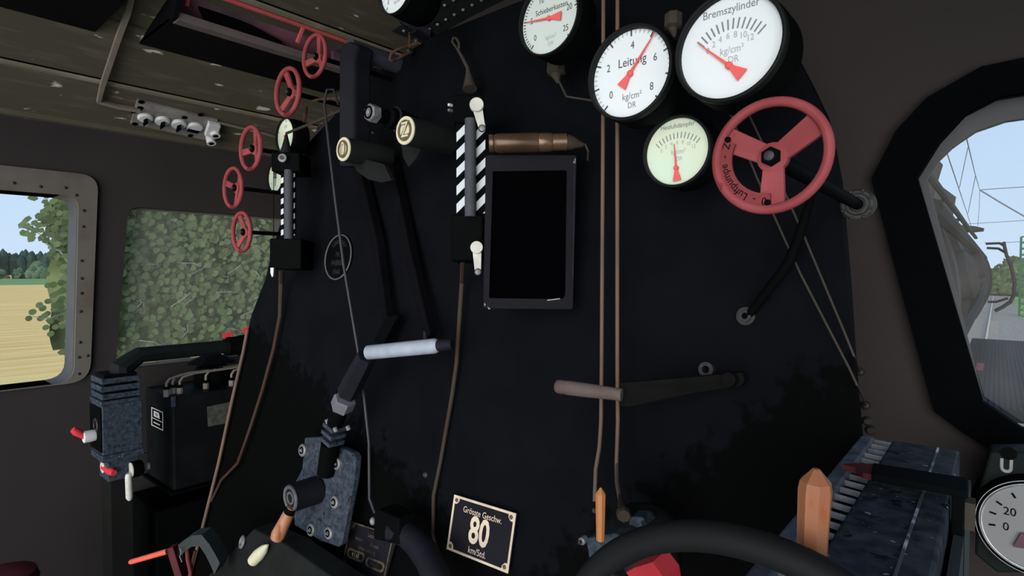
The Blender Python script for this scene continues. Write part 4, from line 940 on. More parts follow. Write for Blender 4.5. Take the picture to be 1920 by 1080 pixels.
# ================================================================== regulator gear at the middle of the boiler
# bent steam pipe: upright in front, arm running forward along the roof
bp_ = thing('steam_pipe', 'dark square bent pipe rising in front of the boiler and turning forward under the roof', 'pipe', PD(650, 180, 1.5))
pv = PD(650, 100, 1.5)
Yp = pv.y; zt_ = PD(652, 98, 1.5).z
MB().prism([PD(635, 312, 1.5), PD(665, 312, 1.5), PD(666, 112, 1.5), PD(672, 84, 1.5), PD(655, 76, 1.5), PD(640, 84, 1.5), PD(635, 100, 1.5)], V((0, .05, 0))).build('upright', M['iron'], bp_, smooth=0, bevel=.006)
a = PD(655, 90, 1.52); MB().tube([a, V((a.x, 1.19, a.z))], .026, 8).build('arm', M['pipegrey'], bp_, smooth=50)
c = PD(668, 128, 1.56); MB().tube([c, V((c.x, 1.1, c.z))], .007, 8).build('stay', M['black'], bp_)

# embossed cylinder knobs 0 and Z
def knob(label, px, py, Y, R, tx, fin):
    c = PY(px, py, Y); t = thing('lettered_knob', label, 'knob', c, 'lettered cylinder knobs')
    MB().lathe(c, (0, 1, 0), [(R*.98, .001), (R, .003), (R, .135)], 32).build('barrel', M['olive'], t)
    d = MB().lathe(c, NEG, [(R*.985, 0), (R*.985, .002), (R*.97, .003)], 36).build('disc', M['ivory'], t)
    MB().ring(c+NEG*.003, NEG, R*.52, R*.74, .0012, 36).build('groove', M['bronze'], d)
    mb = MB(); put_text(mb, tx, c+NEG*.0046, EXX, EZZ, R*1.5, .8); mb.build('letter', M['ivory'], d, smooth=0)
    mb = MB(); put_text(mb, tx, c+NEG*.0044, EXX, EZZ, R*1.5, 1.0, bold=R*.05); mb.build('letter_edge', M['bronze'], d, smooth=0)
    P = [PY(x, y, Y+.05) for x, y in fin]
    MB().prism(P, (0, .012, 0)).build('fin', M['olive'], t, smooth=0)
    return t
knob('olive cylinder knob with an embossed ivory Z disc', 761, 245, .835, .0325, 'Z', [(752, 268), (790, 279), (778, 300), (766, 313), (756, 295)])
knob('olive cylinder knob with an embossed ivory 0 disc', 645, 280, .83, .0305, '0', [(656, 298), (690, 300), (720, 308), (730, 330), (735, 338), (715, 342), (690, 336), (670, 322)])
# hex nut valve between them
vn = thing('hex_valve', 'black valve with a bright hexagonal nut between the two lettered knobs', 'valve', PY(693, 211, .83))
c = PY(693, 211, .83)
MB().lathe(c, NEG, [(.022, -.02), (.022, 0), (.0195, .003)], 6, EZZ).build('nut', M['bolt'], vn, smooth=0)
mb = MB().ring(c+NEG*.003, NEG, .011, .0155, .002, 28); mb.build('washer', M['black'], vn)
MB().lathe(c+NEG*.002, NEG, [(.007, 0), (.007, .004), (.003, .006)], 16).build('stud', M['bolt'], vn)
MB().lathe(c+V((0, .02, 0)), (0, 1, 0), [(.017, 0), (.017, .03), (.026, .035), (.026, .07), (.02, .12)], 20).build('body', M['black'], vn)
c = PY(741, 220, .90); MB().torus(c, NEG, .024, .0035, 32, 8).build('ring', M['rod'] if 0 else M['iron'], vn)
for px, py in ((711, 224), (699, 238), (698, 250), (741, 246), (737, 298), (696, 334)):
    pass
mb = MB()
for px, py, o_ in ((711, 224, .10), (699, 249, .09), (737, 298, .03), (697, 333, .03), (740, 245, .05)): mb.ball(PB(px, py, o_), .004, None, 8, 6)
mb.build('bolt', M['iron'] if 0 else M['darkbolt'], vn)
# crossing regulator links
for lab, q in (('faint dark link bar slanting down from below the 0 knob', [(672, 300, .02), (708, 450, .03), (728, 600, .035)]), ('faint dark link bar slanting down to the white grip', [(735, 300, .02), (770, 470, .03), (808, 632, .045)])):
    t = tag(MB().tube([PB(*p) for p in q], [.022, .02, .016], 4).build('link_bar', M['plate'] if 0 else mat('link_iron', (13, 12, 15), .7, spec=.03, var=.2, scale=20), smooth=0, bevel=.003), lab, 'link', 'regulator link bars')
# regulator grip
rg = thing('regulator_lever', 'regulator lever with a grey white tube grip in front of the boiler', 'lever', PB(755, 655, .1))
a, b = PB(690, 661, .14), PB(822, 648, .09); m_ = mpp(a); L_ = (b-a).length
MB().lathe(a, b-a, [(13*m_, 0), (13.5*m_, .001), (13.5*m_, L_*.96), (10*m_, L_)], 24).build('grip', M['ash'], rg)
MB().ring(a-(b-a).normalized()*.002, (b-a), 7*m_, 13.3*m_, .004, 24).build('end_ring', M['black'], rg)
MB().lathe(a+(b-a)*.98, b-a, [(10*m_, 0), (11*m_, .02), (9*m_, .04)], 16).build('socket', M['iron'], rg)
MB().prism([PB(x, y, .045) for x, y in ((700, 640), (722, 592), (746, 590), (716, 650))], (0, .02, 0)).build('crank', M['black'], rg, smooth=0, bevel=.003)
MB().tube([PB(797, 640, .06), PB(798, 622, .05), PB(803, 606, .04)], [.004, .0055, .003], 8).build('set_screw', M['rod'], rg)
# reach rod
t = thing('reach_rod', 'long thin grey rod running down past the round plate to the foot of the boiler', 'rod', PB(645, 480, .12))
MB().tube([PB(634, 196, .16), PB(626, 168, .16), PB(613, 168, .16), PB(608, 195, .16), PB(613, 240, .16), PB(628, 370, .14), PB(645, 500, .12), PB(671, 655, .10), PB(682, 738, .08), PB(692, 830, .07), PB(693, 935, .07), PB(703, 962, .07)], [.003]*3+[.0038]*9, 8).build('rod', M['rod'], t)

# ================================================================== valve on its bolted plate
vp = thing('water_valve', 'bolted blue grey valve plate with a hub, an orange wooden grip and a ribbed neck', 'valve', PB(610, 920, .05))
OFV = .06
P = [PB(x, y, OFV) for x, y in ((571, 821), (600, 820), (636, 838), (662, 850), (668, 858), (664, 900), (652, 960), (640, 1022), (634, 1026), (600, 1014), (552, 985), (550, 960), (553, 905), (566, 880))]
MB().prism(P, (0, .018, 0)).build('plate', M['steel'], vp, smooth=0, bevel=.003)
for px, py in ((570, 844), (634, 869), (630, 941), (586, 993), (619, 999)):
    c = PB(px, py, OFV); m_ = mpp(c)
    w_ = MB().lathe(c, nb, [(11.5*m_, 0), (11.5*m_, .006), (10*m_, .008)], 24).build('bolt', M['bolt'], vp)
    MB().ring(c+nb*.008, nb, 4*m_, 7*m_, .001, 20).build('bolt_groove', M['black'], w_)
    MB().lathe(c+nb*.008, nb, [(2.8*m_, 0), (2.2*m_, .004)], 12).build('bolt_pin', M['chrome'] if 0 else M['bolt'], w_)
h1 = PY(545, 934, PB(585, 928, OFV).y-.075); h0 = h1+V((0, .075, 0)); m_ = mpp(h0)
MB().lathe(h0, h1-h0, [(26*m_, 0), (25*m_, (h1-h0).length)], 12).build('hub', M['iron'], vp, smooth=30)
ax = (h1-h0).normalized(); mb = MB().torus(h1, ax, 20*m_, 3.5*m_, 32, 8); mb.torus(h1, ax, 10*m_, 2.5*m_, 24, 6); mb.build('hub_rings', M['midsteel'], vp)
MB().lathe(h1, ax, [(19*m_, -.002), (19*m_, .001)], 28).build('hub_face', M['darkbolt'] if 0 else M['iron'], vp)
g0, g1 = PB(544, 958, OFV+.08), PB(520, 1006, OFV+.09); m_ = mpp(g0); L_ = (g1-g0).length
MB().lathe(g0, g1-g0, [(8*m_, -.01), (9*m_, .004), (11*m_, .008), (12*m_, L_*.5), (13.5*m_, L_*.92), (11.5*m_, L_*1.08), (5*m_, L_*1.15)], 20).build('grip', M['wood'], vp)
MB().lathe(g0, g1-g0, [(9.4*m_, -.008), (10.2*m_, .008), (8*m_, .0085)], 16).build('ferrule', M['black'], vp)
n0, n1 = PB(612, 884, OFV+.01), PB(620, 830, OFV+.03); m_ = mpp(n0)
MB().lathe(n0, n1-n0, [(17*m_, -.004), (17.5*m_, (n1-n0).length)], 14).build('neck', M['black'], vp)
for i in range(3):
    q0, q1 = PB(622-0+3*i, 829-13*i, OFV+.032+.004*i), PB(624+3*i, 818-13*i, OFV+.034+.004*i)
    d = (q1-q0).normalized(); s_ = d.cross(V((0, 1, 0))).normalized(); r_v = (s_*.7+V((0, .7, 0))); w_v = d.cross(r_v); rr_ = 23*m_
    MB().prism([q0+r_v*rr_, q0+w_v*rr_, q0-r_v*rr_, q0-w_v*rr_], (q1-q0)*.62).build('rib', M['steel'], vp, smooth=0, bevel=.001)
u0, u1 = PB(628, 794, OFV+.045), PB(640, 764, OFV+.055); m_ = mpp(u0)
MB().lathe(u0, u1-u0, [(15*m_, 0), (15*m_, (u1-u0).length)], 14).build('stem', M['black'], vp)
MB().lathe(u1, PB(654, 733, OFV+.065)-u1, [(20*m_, 0), (21*m_, .003), (21*m_, .03), (19*m_, .034)], 6, (.3, -1, 0)).build('bright_collar', M['collar'], vp, smooth=0)
v0, v1 = PB(652, 738, OFV+.064), PB(688, 668, OFV+.08)
MB().lathe(v0, v1-v0, [(20*m_, 0), (19*m_, (v1-v0).length*.5), (17*m_, (v1-v0).length)], 6, (.3, -1, 0)).build('sleeve', M['iron'], vp, smooth=0)
for px, py in ((613, 788), (628, 803), (652, 800)):
    c = PB(px, py, OFV+.06); MB().lathe(c, (-.2, -.3, 1), [(4*m_, -.008), (4*m_, .002), (2*m_, .003)], 8).build('rib_bolt', M['bolt'], vp)
# sloping box in front of the firehole
fb = thing('firehole_box', 'sloping olive black box at the foot of the boiler with one grey bolt', 'box', PB(500, 1060, .15))
fo_ = .10
P = [PB(x, y, o_) for x, y, o_ in ((385, 1085, .12), (475, 992, .12), (537, 1022, .13), (642, 1097, .14), (640, 1300, .16), (380, 1300, .16))]
MB().prism(P, (0, .06, 0)).build('body', M['olive'], fb, smooth=0, bevel=.004)
c = PB(454, 1016, .125); m_ = mpp(c); axb = V((-.25, -1, .35)).normalized()
mb = MB().torus(c, axb, 9*m_, 3*m_, 24, 8); mb.lathe(c, axb, [(3.5*m_, -.006), (3.5*m_, .002), (1.5*m_, .004)], 12); mb.build('bolt', M['bolt'], fb)
MB().lathe(c-axb*.006, axb, [(8*m_, 0), (8*m_, .005)], 18).build('bolt_seat', M['black'], fb)
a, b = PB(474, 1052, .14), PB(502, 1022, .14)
MB().lathe(a, b-a, [(2*m_, -.002), (10*m_, .003), (11*m_, (b-a).length*.4), (8*m_, (b-a).length*.75), (2*m_, (b-a).length)], 16).build('painted_glint', M['ivory'], fb)  # pale spindle added as a painted glint on the box, not a fitting
# curved black pipe beside the inspection plate
t = thing('drain_elbow', 'thick black bent pipe leaving a square block beside the inspection plate', 'pipe', PB(760, 1000, .06))
MB().prism([PB(x, y, .11) for x, y in ((700, 965), (708, 955), (748, 972), (748, 1022), (700, 1012))], (0, .05, 0)).build('block', M['black'], t, smooth=0, bevel=.004)
m_ = mpp(PB(760, 1000, .08))
MB().tube([PB(735, 995, .09), PB(762, 1000, .08), PB(784, 1020, .08), PB(802, 1046, .09), PB(822, 1090, .10), PB(840, 1140, .1)], [22*m_, 24*m_, 25*m_, 25*m_, 25*m_, 25*m_], 12).build('pipe', M['iron'], t)
MB().ball(PB(699, 977, .11), 6*m_, None, 10, 8, 1.3).build('bright_stud', M['bolt'], t)

# small grey studs on the plate
for px, py, lab in ((799, 890, 'small grey stud on the boiler plate left of the Grösste Geschw. plate'), (578, 268, 'small white stud at the boiler rim beside the pale green gauge')):
    c = PB(px, py, .0); t = tag(MB().lathe(c, nb, [(.007, 0), (.007, .004), (.004, .007)], 14).build('stud', M['darkbolt'] if px > 600 else M['bolt']), lab, 'stud')
c = PB(842, 196, .12); t = thing('cock_bolts', 'pair of small white bolts beside the near striped water gauge', 'bolt', c)
for dy, m__ in ((0, 'white'), (10, 'bolt')): MB().box(PB(839.5, 199+dy, .12), PB(839.5, 199+dy, .12)+V((.006, .01, .0055))).build('bolt', M[m__], t, smooth=0)
# hanging scoop
t = thing('oil_scoop', 'grey brown scoop with a looped handle hanging on the boiler under the roof', 'scoop', PB(870, 120, .05))
MB().tube([PB(x, y, .05) for x, y in ((856, 90), (848, 78), (850, 71), (856, 72), (861, 82), (860, 94))], .0032, 8).build('loop', M['taupe'], t)
MB().tube([PB(858, 92, .05), PB(868, 110, .05), PB(877, 128, .05), PB(878, 138, .05)], [.0036, .0042, .0045, .006], 8).build('handle', M['taupe'], t)
a, b = PB(878, 134, .05), PB(881, 167, .05); m_ = mpp(a)
MB().lathe(a, b-a, [(4*m_, 0), (7*m_, (b-a).length*.3), (14*m_, (b-a).length)], 10).build('funnel', M['taupe'], t)

# ================================================================== under the roof
def roofbox(name, label, y0, y1, opening):
    zb_ = 2.387; xl_, xr_, xt_ = -1.025, -.738, -.685
    t = thing(name, label, 'locker', ((xl_+xr_)/2, (y0+y1)/2, zb_), 'lockers under the roof')
    mb = MB(); z1, z2 = zroof(xl_)+.004, zroof(xt_)
    mb.prism([(xl_, y0, zb_-.002), (xr_-.03, y0, zb_), (xr_-.03, y0, zb_+.008), (xl_, y0, zb_+.008)], (0, y1-y0, 0))
    mb.prism([(xl_, y0, zb_-.002), (xr_, y0, zb_), (xt_, y0, z2), (xl_, y0, z1)], (0, .012, 0)); mb.prism([(xl_, y1-.012, zb_-.002), (xr_, y1-.012, zb_), (xt_, y1-.012, z2), (xl_, y1-.012, z1)], (0, .012, 0))
    mb.build('shell', M['scuffed'], t, smooth=0)
    if opening:
        mb = MB().box((xr_-.04, y0+.012, zb_-.002), (xr_, y1-.012, zb_+.022)); mb.build('ledge', M['ledge'], t, smooth=0, bevel=.002)
        MB().prism([(xr_-.10, y0+.02, zb_+.02), (xr_-.10, y1-.02, zb_+.02), (xt_-.03, y1-.02, z2), (xt_-.03, y0+.02, z2)], (-.01, 0, 0)).build('lining', M['maroon'], t, smooth=0)
        MB().prism([PX(x, y, xr_-.02) for x, y in ((368, 4), (470, 46), (530, 78), (528, 84), (430, 62), (385, 40))], (-.006, 0, 0)).build('lining_panel', M['black'], t, smooth=0)
        a, b = PX(430, 2, xt_), PX(652, 78, xt_); a.z = b.z = (a.z+b.z)/2
        a.y = y0+.01
        mb = MB().bar(a, b, .008, .011); c_ = PX(569, 52, xt_); e_ = PX(557, 80, xt_-.02); mb.bar(V((xt_, c_.y, a.z)), e_, .009, .009, (0, 1, 0)); c_ = PX(353, -8, xr_); e_ = PX(350, 10, xr_-.02); mb.bar(c_, e_, .010, .010, (0, 1, 0))
        mb.build('red_rod', M['redrod'], t, smooth=0)
        MB().box((xr_-.02, y1-.15, zb_+.03), (xr_-.005, y1-.02, z2-.03)).build('end_panel', M['maroon'], t, smooth=0)
    else:
        MB().prism([(xr_-.03, y0, zb_), (xr_, y0, zb_), (xt_, y0, z2), (xt_-.03, y0, z2)], (0, y1-y0, 0)).build('front', M['scuffed'], t, smooth=0)
M['scuffed'] = mat('scuffed_black_box', (15, 15, 18), 0.6, spec=0.04, var=.2, flecks=[((70, 72, 78), .735, 14, (2.5, .5, 2))])
roofbox('roof_locker', 'long black roof box with a red rod and maroon lining behind the small red handwheels', .64, 1.317, True)
roofbox('roof_locker', 'closed black roof box nearer the sliding side window', -.29, .52, False)
# flat conduit and switch panel on the boards
t = thing('cable_conduit', 'flat grey brown cable conduit bending across the ceiling boards to the switch panel', 'conduit', PR(210, 100))
P = [PR(x, y, .017) for x, y in ((250, -20), (240, 22), (222, 70), (202, 130), (192, 160), (185, 190), (222, 200), (262, 207))]
MB().tube(P, .010, 4).build('conduit', M['conduit'], t, smooth=0)
t = thing('cable_conduit', 'thin grey conduit strip from the switch panel toward the pale green gauge', 'conduit', PR(480, 240))
MB().tube([PR(x, y, .012) for x, y in ((404, 229), (450, 240), (500, 252), (524, 259))], .007, 4).build('conduit', M['conduit'], t, smooth=0)
pn = thing('switch_panel', 'worn grey switch panel with round white rotary switches under the roof', 'panel', PR(325, 225))
Q = [PR(x, y, .012) for x, y in ((245, 232), (258, 188), (408, 226), (395, 265))]
pc = sum(Q, V((0, 0, 0)))/4; pu = ((Q[3]-Q[0])+(Q[2]-Q[1])).normalized(); pvv = ((Q[1]-Q[0])+(Q[2]-Q[3])); pvv = (pvv-pu*pvv.dot(pu)).normalized(); pn_ = pu.cross(pvv)
if pn_.z > 0: pn_ = -pn_
def onp(px, py, h=.0):
    r = ray(px, py); t_ = (pc-EYE).dot(pn_)/r.dot(pn_); return EYE+r*t_+pn_*h
MB().prism([onp(245, 232), onp(258, 188), onp(408, 226), onp(395, 265)], -pn_*.02).build('board', M['panel'], pn, smooth=0)
for i, (px, py) in enumerate(((272.5, 219.5), (304.5, 225.5), (335, 231.5), (364.5, 237.5))):
    c = onp(px, py); rr_ = (onp(px+15, py+2)-c).length
    s_ = MB().lathe(c, pn_, [(rr_, 0), (rr_, .006), (rr_*.85, .011), (rr_*.5, .012)], 28).build('rotary_switch', M['white'], pn)
    if i < 3:
        MB().prism([c+pn_*.012+pu*rr_*.25, c+pn_*.012+pvv*rr_*.45, c+pn_*.012-pu*rr_*.25, c+pn_*.012-pvv*rr_*1.0], pn_*.014).build('toggle', M['black'], s_, smooth=0)
    else: MB().prism([c+pn_*.0115+pu*rr_*.8-pvv*rr_*.2, c+pn_*.0115-pu*rr_*.8-pvv*rr_*.2, c+pn_*.0115-pu*rr_*.7-pvv*rr_*.8, c+pn_*.0115+pu*rr_*.7-pvv*rr_*.8], pn_*.002).build('toggle', M['black'], s_, smooth=0)
for px, py in ((265, 191), (263, 202), (253, 232), (346, 220), (376, 215), (357, 254), (250, 209)): MB().lathe(onp(px, py), pn_, [(.010, -.001), (.010, .002)], 10).build('screw_hole', M['black'], pn)
sk = MB().prism([onp(390, 225, .0), onp(413, 230, .0), onp(407, 249, .0), onp(382, 248, .0)], pn_*.02)
so = sk.build('socket', M['white'], pn, smooth=0, bevel=.004)
for px, py in ((402, 243), (394, 257)):
    c = onp(px, py, .02); MB().tube([c-pn_*.03, c+pn_*.012], .018, 18).build('socket_barrel', M['white'], so)
    MB().lathe(c+pn_*.0122, pn_, [(.011, 0), (.009, .001)], 16).build('socket_hole', M['black'], so)
# bracket and rusty pipe under the roof gauge
t = thing('spring_bracket', 'dark bracket of stacked leaves under the roof below the white hanging gauge', 'bracket', PB(785, 55, .02))
mb = MB()
for i, (a_, b_) in enumerate((((752, 42), (812, 62)), ((757, 47), (810, 66)), ((765, 53), (806, 70)), ((773, 60), (801, 73)))):
    mb.bar(PB(*a_, .05), PB(*b_, .0), .03, .006)
mb.build('leaves', M['iron'], t, smooth=0, bevel=.001)
t = thing('rusty_pipe', 'thin rusty pipe loop with nuts under the roof at the boiler top', 'pipe', PB(765, 90, .04))
MB().tube([PB(x, y, o_) for x, y, o_ in ((769, 54, .03), (768.5, 70, .03), (768, 86, .04))], .004, 8).build('upper_pipe', M['rust'], t)
MB().tube([PB(x, y, o_) for x, y, o_ in ((786, 80, .02), (766, 86, .04), (742, 94, .07), (733, 102, .08), (731, 112, .08), (736, 115, .08), (752, 107, .05), (769, 98, .03))], .0036, 8).build('loop', M['rust'], t)
for px, py in ((771, 98), (785, 79)): MB().lathe(PB(px, py, .012), nb, [(.009, 0), (.009, .012), (.004, .016)], 6).build('nut', M['darkbolt'], t, smooth=0)
# dark pipe with a cone in front of the pale green gauge
t = thing('cone_pipe', 'thin dark pipe running to a dark cone in front of the pale green gauge', 'pipe', PY(560, 240, .90))
a, b = PY(537, 249, .90), PY(536.5, 290, .90); m_ = mpp(a)
MB().lathe(a, b-a, [(1.5*m_, 0), (11.5*m_, (b-a).length)], 12).build('cone', M['olive'], t)
MB().tube([PY(537, 250, .90), PY(552, 244, .90), PY(580, 233, .91), PY(606, 222, .92), PY(640, 206, .94)], .0042, 8).build('pipe', M['umber'], t)
t = tag(MB().tube([PB(569, 232, .06), PB(572, 215, .06), PB(574, 200, .06)], .006, 8).build('rusty_stay', M['rust']), 'short rusty upright stay right of the second highest small red handwheel', 'stay')
t = tag(MB().tube([PD(585, 190, 1.75), PD(600, 186, 1.75), PD(640, 184, 1.74)], .0045, 8).build('brown_stub_pipe', M['rust']), 'brown pipe stub under the roof box beside the steam pipe', 'pipe')
# ================================================================== equipment below the side window
# steam pipe on a ribbed neck
LX = 1.095-2.24
ap = thing('air_valve', 'worn blue grey valve box on a post with a thick black pipe, by the wall', 'valve', (LX, .6, 0.9))
a = PX(229, 715, LX-.05); zc = PX(300, 662, LX-.05).z
e0 = PX(229, 690, LX-.05)
MB().tube([a, V((a.x, a.y, zc-.034)), V((a.x, PX(262, 657, LX-.05).y, zc)), V((a.x, PX(422, 655, LX-.05).y, zc))], [.038, .038, .029, .027], 10).build('pipe', M['green'], ap, smooth=20)
c = V((a.x, PX(420, 655, LX-.05).y, zc)); MB().lathe(c, (0, 1, 0), [(.03, 0), (.038, .01), (.038, .05), (.042, .06), (.042, .16)], 10).build('union', M['black'], ap, smooth=30)
f0, f1 = PX(192, 800, LX), PX(268, 800, LX)
zt, zb = PX(230, 755, LX).z, PX(230, 848, LX).z
yA, yB = f0.y, f1.y
MB().box((LX-.13, yA, zb), (LX, yB, zt)).build('box', M['steel'], ap, smooth=0, bevel=.003)
MB().box((LX-.128, yA-.004, zb+.01), (LX-.004, yA, zt-.01)).build('side_face', M['black'], ap, smooth=0)
MB().box((LX-.13, yA-.003, zb-.022), (LX+.004, yB+.003, zb)).build('flange', M['steel'], ap, smooth=0, bevel=.002); MB().box((LX-.13, yA-.003, zt), (LX+.003, yB+.003, zt+.012)).build('flange', M['steel'], ap, smooth=0, bevel=.002)
zn = zt+.012
for i in range(3):
    MB().box((LX-.13, yA+.001, zn+.004+.026*i), (LX-.004, yB-.004, zn+.022+.026*i)).build('rib', M['steel'], ap, smooth=0, bevel=.002)
MB().box((LX-.12, yA+.01, zn), (LX-.012, yB-.012, zn+.085)).build('neck', M['black'], ap, smooth=0)
g0, g1 = PX(203, 872, LX), PX(256, 872, LX); 
zl0, zl1 = PX(230, 899, LX).z, PX(230, 858, LX).z
MB().box((LX-.10, g0.y, zl0), (LX-.005, g1.y+.01, zl1)).build('lower_box', M['steel'], ap, smooth=0, bevel=.003)
MB().box((LX-.11, g0.y-.005, zl1), (LX, g1.y+.03, zb-.02)).build('lower_flange', M['olive'], ap, smooth=0)
MB().box((LX-.13, PX(212, 950, LX).y, 0.0), (LX-.02, PX(252, 950, LX).y, zl0)).build('post', M['olive'] if 0 else mat('dark_post', (28, 27, 25), .7, spec=.05, var=.1), ap, smooth=0)
# levers of the valve box
def cock(px, py, tip, dd):
    c = PX(px, py, LX-.06); m = mpp(c)
    k = MB().lathe(c+V((0, 0, 0)), (0, -1, 0), [(10*m, -.01), (11*m, 0), (11*m, .022), (9*m, .024)], 18).build('cock', M['white'] if dd else M['pale'], ap)
    q = PX(*tip, LX-.06+(.0 if dd else .075)); q.y -= .02 if dd else 0
    s = c + V((0, -.018, 0))
    MB().lathe(s, q-s, [(5*m, 0), (6*m, (q-s).length*.3), (7.5*m, (q-s).length*.7), (5*m, (q-s).length)], 12).build('red_tip', M['redorange'] if 0 else M['redbright'], k)
cock(172, 817, (150, 803), 1)
cock(206, 873, (214, 887), 0)
c = PX(182, 797, LX-.06); MB().torus(V((c.x, yA-.004, c.z)), (0, -1, 0), .02, .004, 24, 6).build('port_ring', M['darkbolt'], ap)
c = PX(246, 881, LX+.012); m = mpp(c)
k = MB().lathe(c+V((0, .02, 0)), (0, -1, 0), [(14*m, -.012), (15*m, 0), (15*m, .018)], 24).build('handle_boss', M['black'], ap)
MB().lathe(c+V((0, .001, 0)), (0, -1, 0), [(13.5*m, 0), (13.5*m, .003)], 24).build('boss_face', M['white'] if 0 else M['pale'], k)
a, b = PX(241, 888, LX+.02), PX(243, 938, LX+.02); MB().lathe(a, b-a, [(4.5*m, 0), (6*m, .012), (6*m, (b-a).length*.9), (3*m, (b-a).length)], 12).build('hanging_handle', M['pale'], ap)
a, b = PX(252, 878, LX+.01), PX(279, 874, LX+.01); MB().lathe(a, b-a, [(7*m, 0), (7*m, (b-a).length)], 12).build('spigot', M['oilpipe'], ap)
# lubricator
XF = 1.095-2.3
lb = thing('lubricator', 'black lubricator box with a lettered label and small bent pipes under the hazy window', 'lubricator', (XF-.12, .85, .95))
e = PX(323, 745, XF); zt = e.z; zb = PX(322, 922, XF).z; y0 = e.y; xb = max(PY(270, 800, y0).x, XL+.012); y1 = YF-.06
lub = mat('lubricator_black', (20, 21, 22), .55, spec=.08, var=.25, scale=12)
MB().box((xb, y0, zb), (XF, y1, zt)).build('tank', lub, lb, smooth=0, bevel=.006)
MB().box((xb-.01, y0-.012, zb-.012), (XF+.012, y1, zb-.002)).build('tray', M['black'], lb, smooth=0, bevel=.002)
MB().box((XF-.004, y0-.003, zt-.035), (XF+.003, y0+.01, zt+.002)).build('worn_edge', M['bolt'] if 0 else M['steel'], lb, smooth=0)
# label on the near face
P = [PY(x, y, y0-.001) for x, y in ((284, 763), (306, 772), (306, 808), (284, 797))]
lab_ = MB().prism(P, (0, .0008, 0)).build('label', M['black'], lb, smooth=0)
o = P[3]; eu_ = (P[2]-P[3]); ev_ = P[0]-P[3]
W, H = eu_.length, ev_.length; eu_.normalize(); ev_.normalize()
S3 = lambda u, v, h: o+eu_*u+ev_*v+V((0, -.0004+h*.3, 0))
mb = MB(); slab(mb, [[(0, 0), (W, 0), (W, H), (0, H)], [(.06*W, .05*H), (.94*W, .05*H), (.94*W, .95*H), (.06*W, .95*H)]], .001, S3)
for q in ([(.22*W, .56*H), (.74*W, .56*H), (.66*W, .86*H), (.22*W, .86*H)],): mb.prism([S3(u, v, 0) for u, v in q], (0, -.0004, 0))
mb.prism([S3(u*W, v*H, 0) for u, v in ((.06, .42), (.94, .42), (.94, .46), (.06, .46))], (0, -.0003, 0)); mb.prism([S3(u*W, v*H, 0) for u, v in ((.2, .2), (.75, .2), (.75, .26), (.2, .26))], (0, -.0003, 0))
mb.build('label_print', M['white'], lab_, smooth=0)
mb = MB(); put_text(mb, 'BEKA', S3(.46*W, .71*H, -.004), eu_, ev_, .22*H, .75); mb.build('label_lettering', M['black'], lab_, smooth=0)
P = [PX(x, y, XF+.001) for x, y in ((388, 763), (434, 753), (434, 792), (390, 800))]
fl_ = MB().prism(P, (-.0008, 0, 0)).build('faded_plate', mat('faded_label', (66, 66, 60), .8, spec=.03, scale=60, c2=(84, 84, 76), lo=.4, hi=.6), lb, smooth=0)
# dome lid and little pipes
c = PX(398, 722, XF-.14); rr_ = .052
MB().lathe(V((c.x, c.y, zt-.002)), EZZ, [(.066, 0), (.066, .066), (.056, .078)], 28).build('filler', M['black'], lb)
MB().lathe(V((c.x, c.y, zt+.092)), EZZ, [(.094, 0), (.09, .004), (.014, .040), (.002, .042)], 8).build('lid', M['black'], lb, smooth=0)
for i, (px, py, tx) in enumerate(((312, 712, 330), (324, 704, 345), (337, 708, 360), (386, 706, 420), (434, 700, 450))):
    b_ = PX(px, py+12, XF-.05-.02*(i % 2)); b_.z = zt-.004
    h = .055 if i != 3 else .06
    p = MB().tube([b_+V((0, 0, .02)), b_+V((0, 0, h*.9)), b_+V((-.004, .012, h+.008)), b_+V((-.02, .06, h+.016))] + [V((b_.x-.03, y1-.12, b_.z+h+.02))], .0048, 8).build('oil_pipe', M['oilpipe'], lb)
    MB().lathe(b_, EZZ, [(.011, 0), (.011, .026), (.006, .028)], 8).build('oil_nut', M['oilpipe'], p, smooth=0)
    MB().lathe(b_+V((0, 0, .028)), EZZ, [(.012, 0), (.013, .006), (.008, .01)], 10).build('oil_collar', M['black'], p)
# dark locker under it
MBl = MB().box((xb, y0-.06, 0.0), (XF-.0, YF-.05, zb-.06))
t = tag(MBl.build('floor_locker', M['black'], smooth=0, bevel=.006), 'plain black locker standing under the lubricator', 'locker')
# tiny red taps on the pipe union
for px, py, lab in ((427, 628, 'tiny red tap on the thick black pipe, seen whole against the hazy window'), (463, 618, 'tiny red tap mostly hidden behind the copper edge pipe')):
    c = PX(px, py, LX-.05); t = thing('tiny_tap', lab, 'tap', c, 'tiny red taps')
    d = V((.15, 1, .45)).normalized()
    MB().bar(c-d*.018, c+d*.018, .020, .006, (1, 0, 0)).build('wheel', M['redbright'], t, smooth=0, bevel=.001)
    MB().tube([c, c+V((0, .012, -.05))], .0025, 6).build('stem', M['frame'], t)
# red lever, slate hood
t = thing('red_lever', 'orange red lever rod on a dark red bracket low beside the lubricator locker', 'lever', PD(290, 1042, 1.7))
dd = 1.62; a, b = PD(244, 1054, dd), PD(313, 1034, dd); m = dd/FPX
MB().lathe(a, b-a, [(3*m, -.002), (4.8*m, .003), (5.2*m, (b-a).length)], 14).build('rod', M['redorange'], t)
MB().prism([PD(x, y, dd) for x, y in ((311, 1030), (324, 1026), (342, 1085), (328, 1085))], DIR*.03).build('bracket', M['reddark'], t, smooth=0, bevel=.002)
t = thing('slate_hood', 'slate grey curved hood with a red fork below the copper edge pipe', 'hood', PD(370, 1030, 1.6))
dd = 1.58; Rm = dd/FPX
ptsO = [(334, 1022), (346, 1012), (360, 1004), (378, 1003), (392, 1020), (404, 1040), (412, 1056)]
ptsI = [(398, 1066), (388, 1048), (376, 1032), (362, 1022), (350, 1024), (340, 1034)]
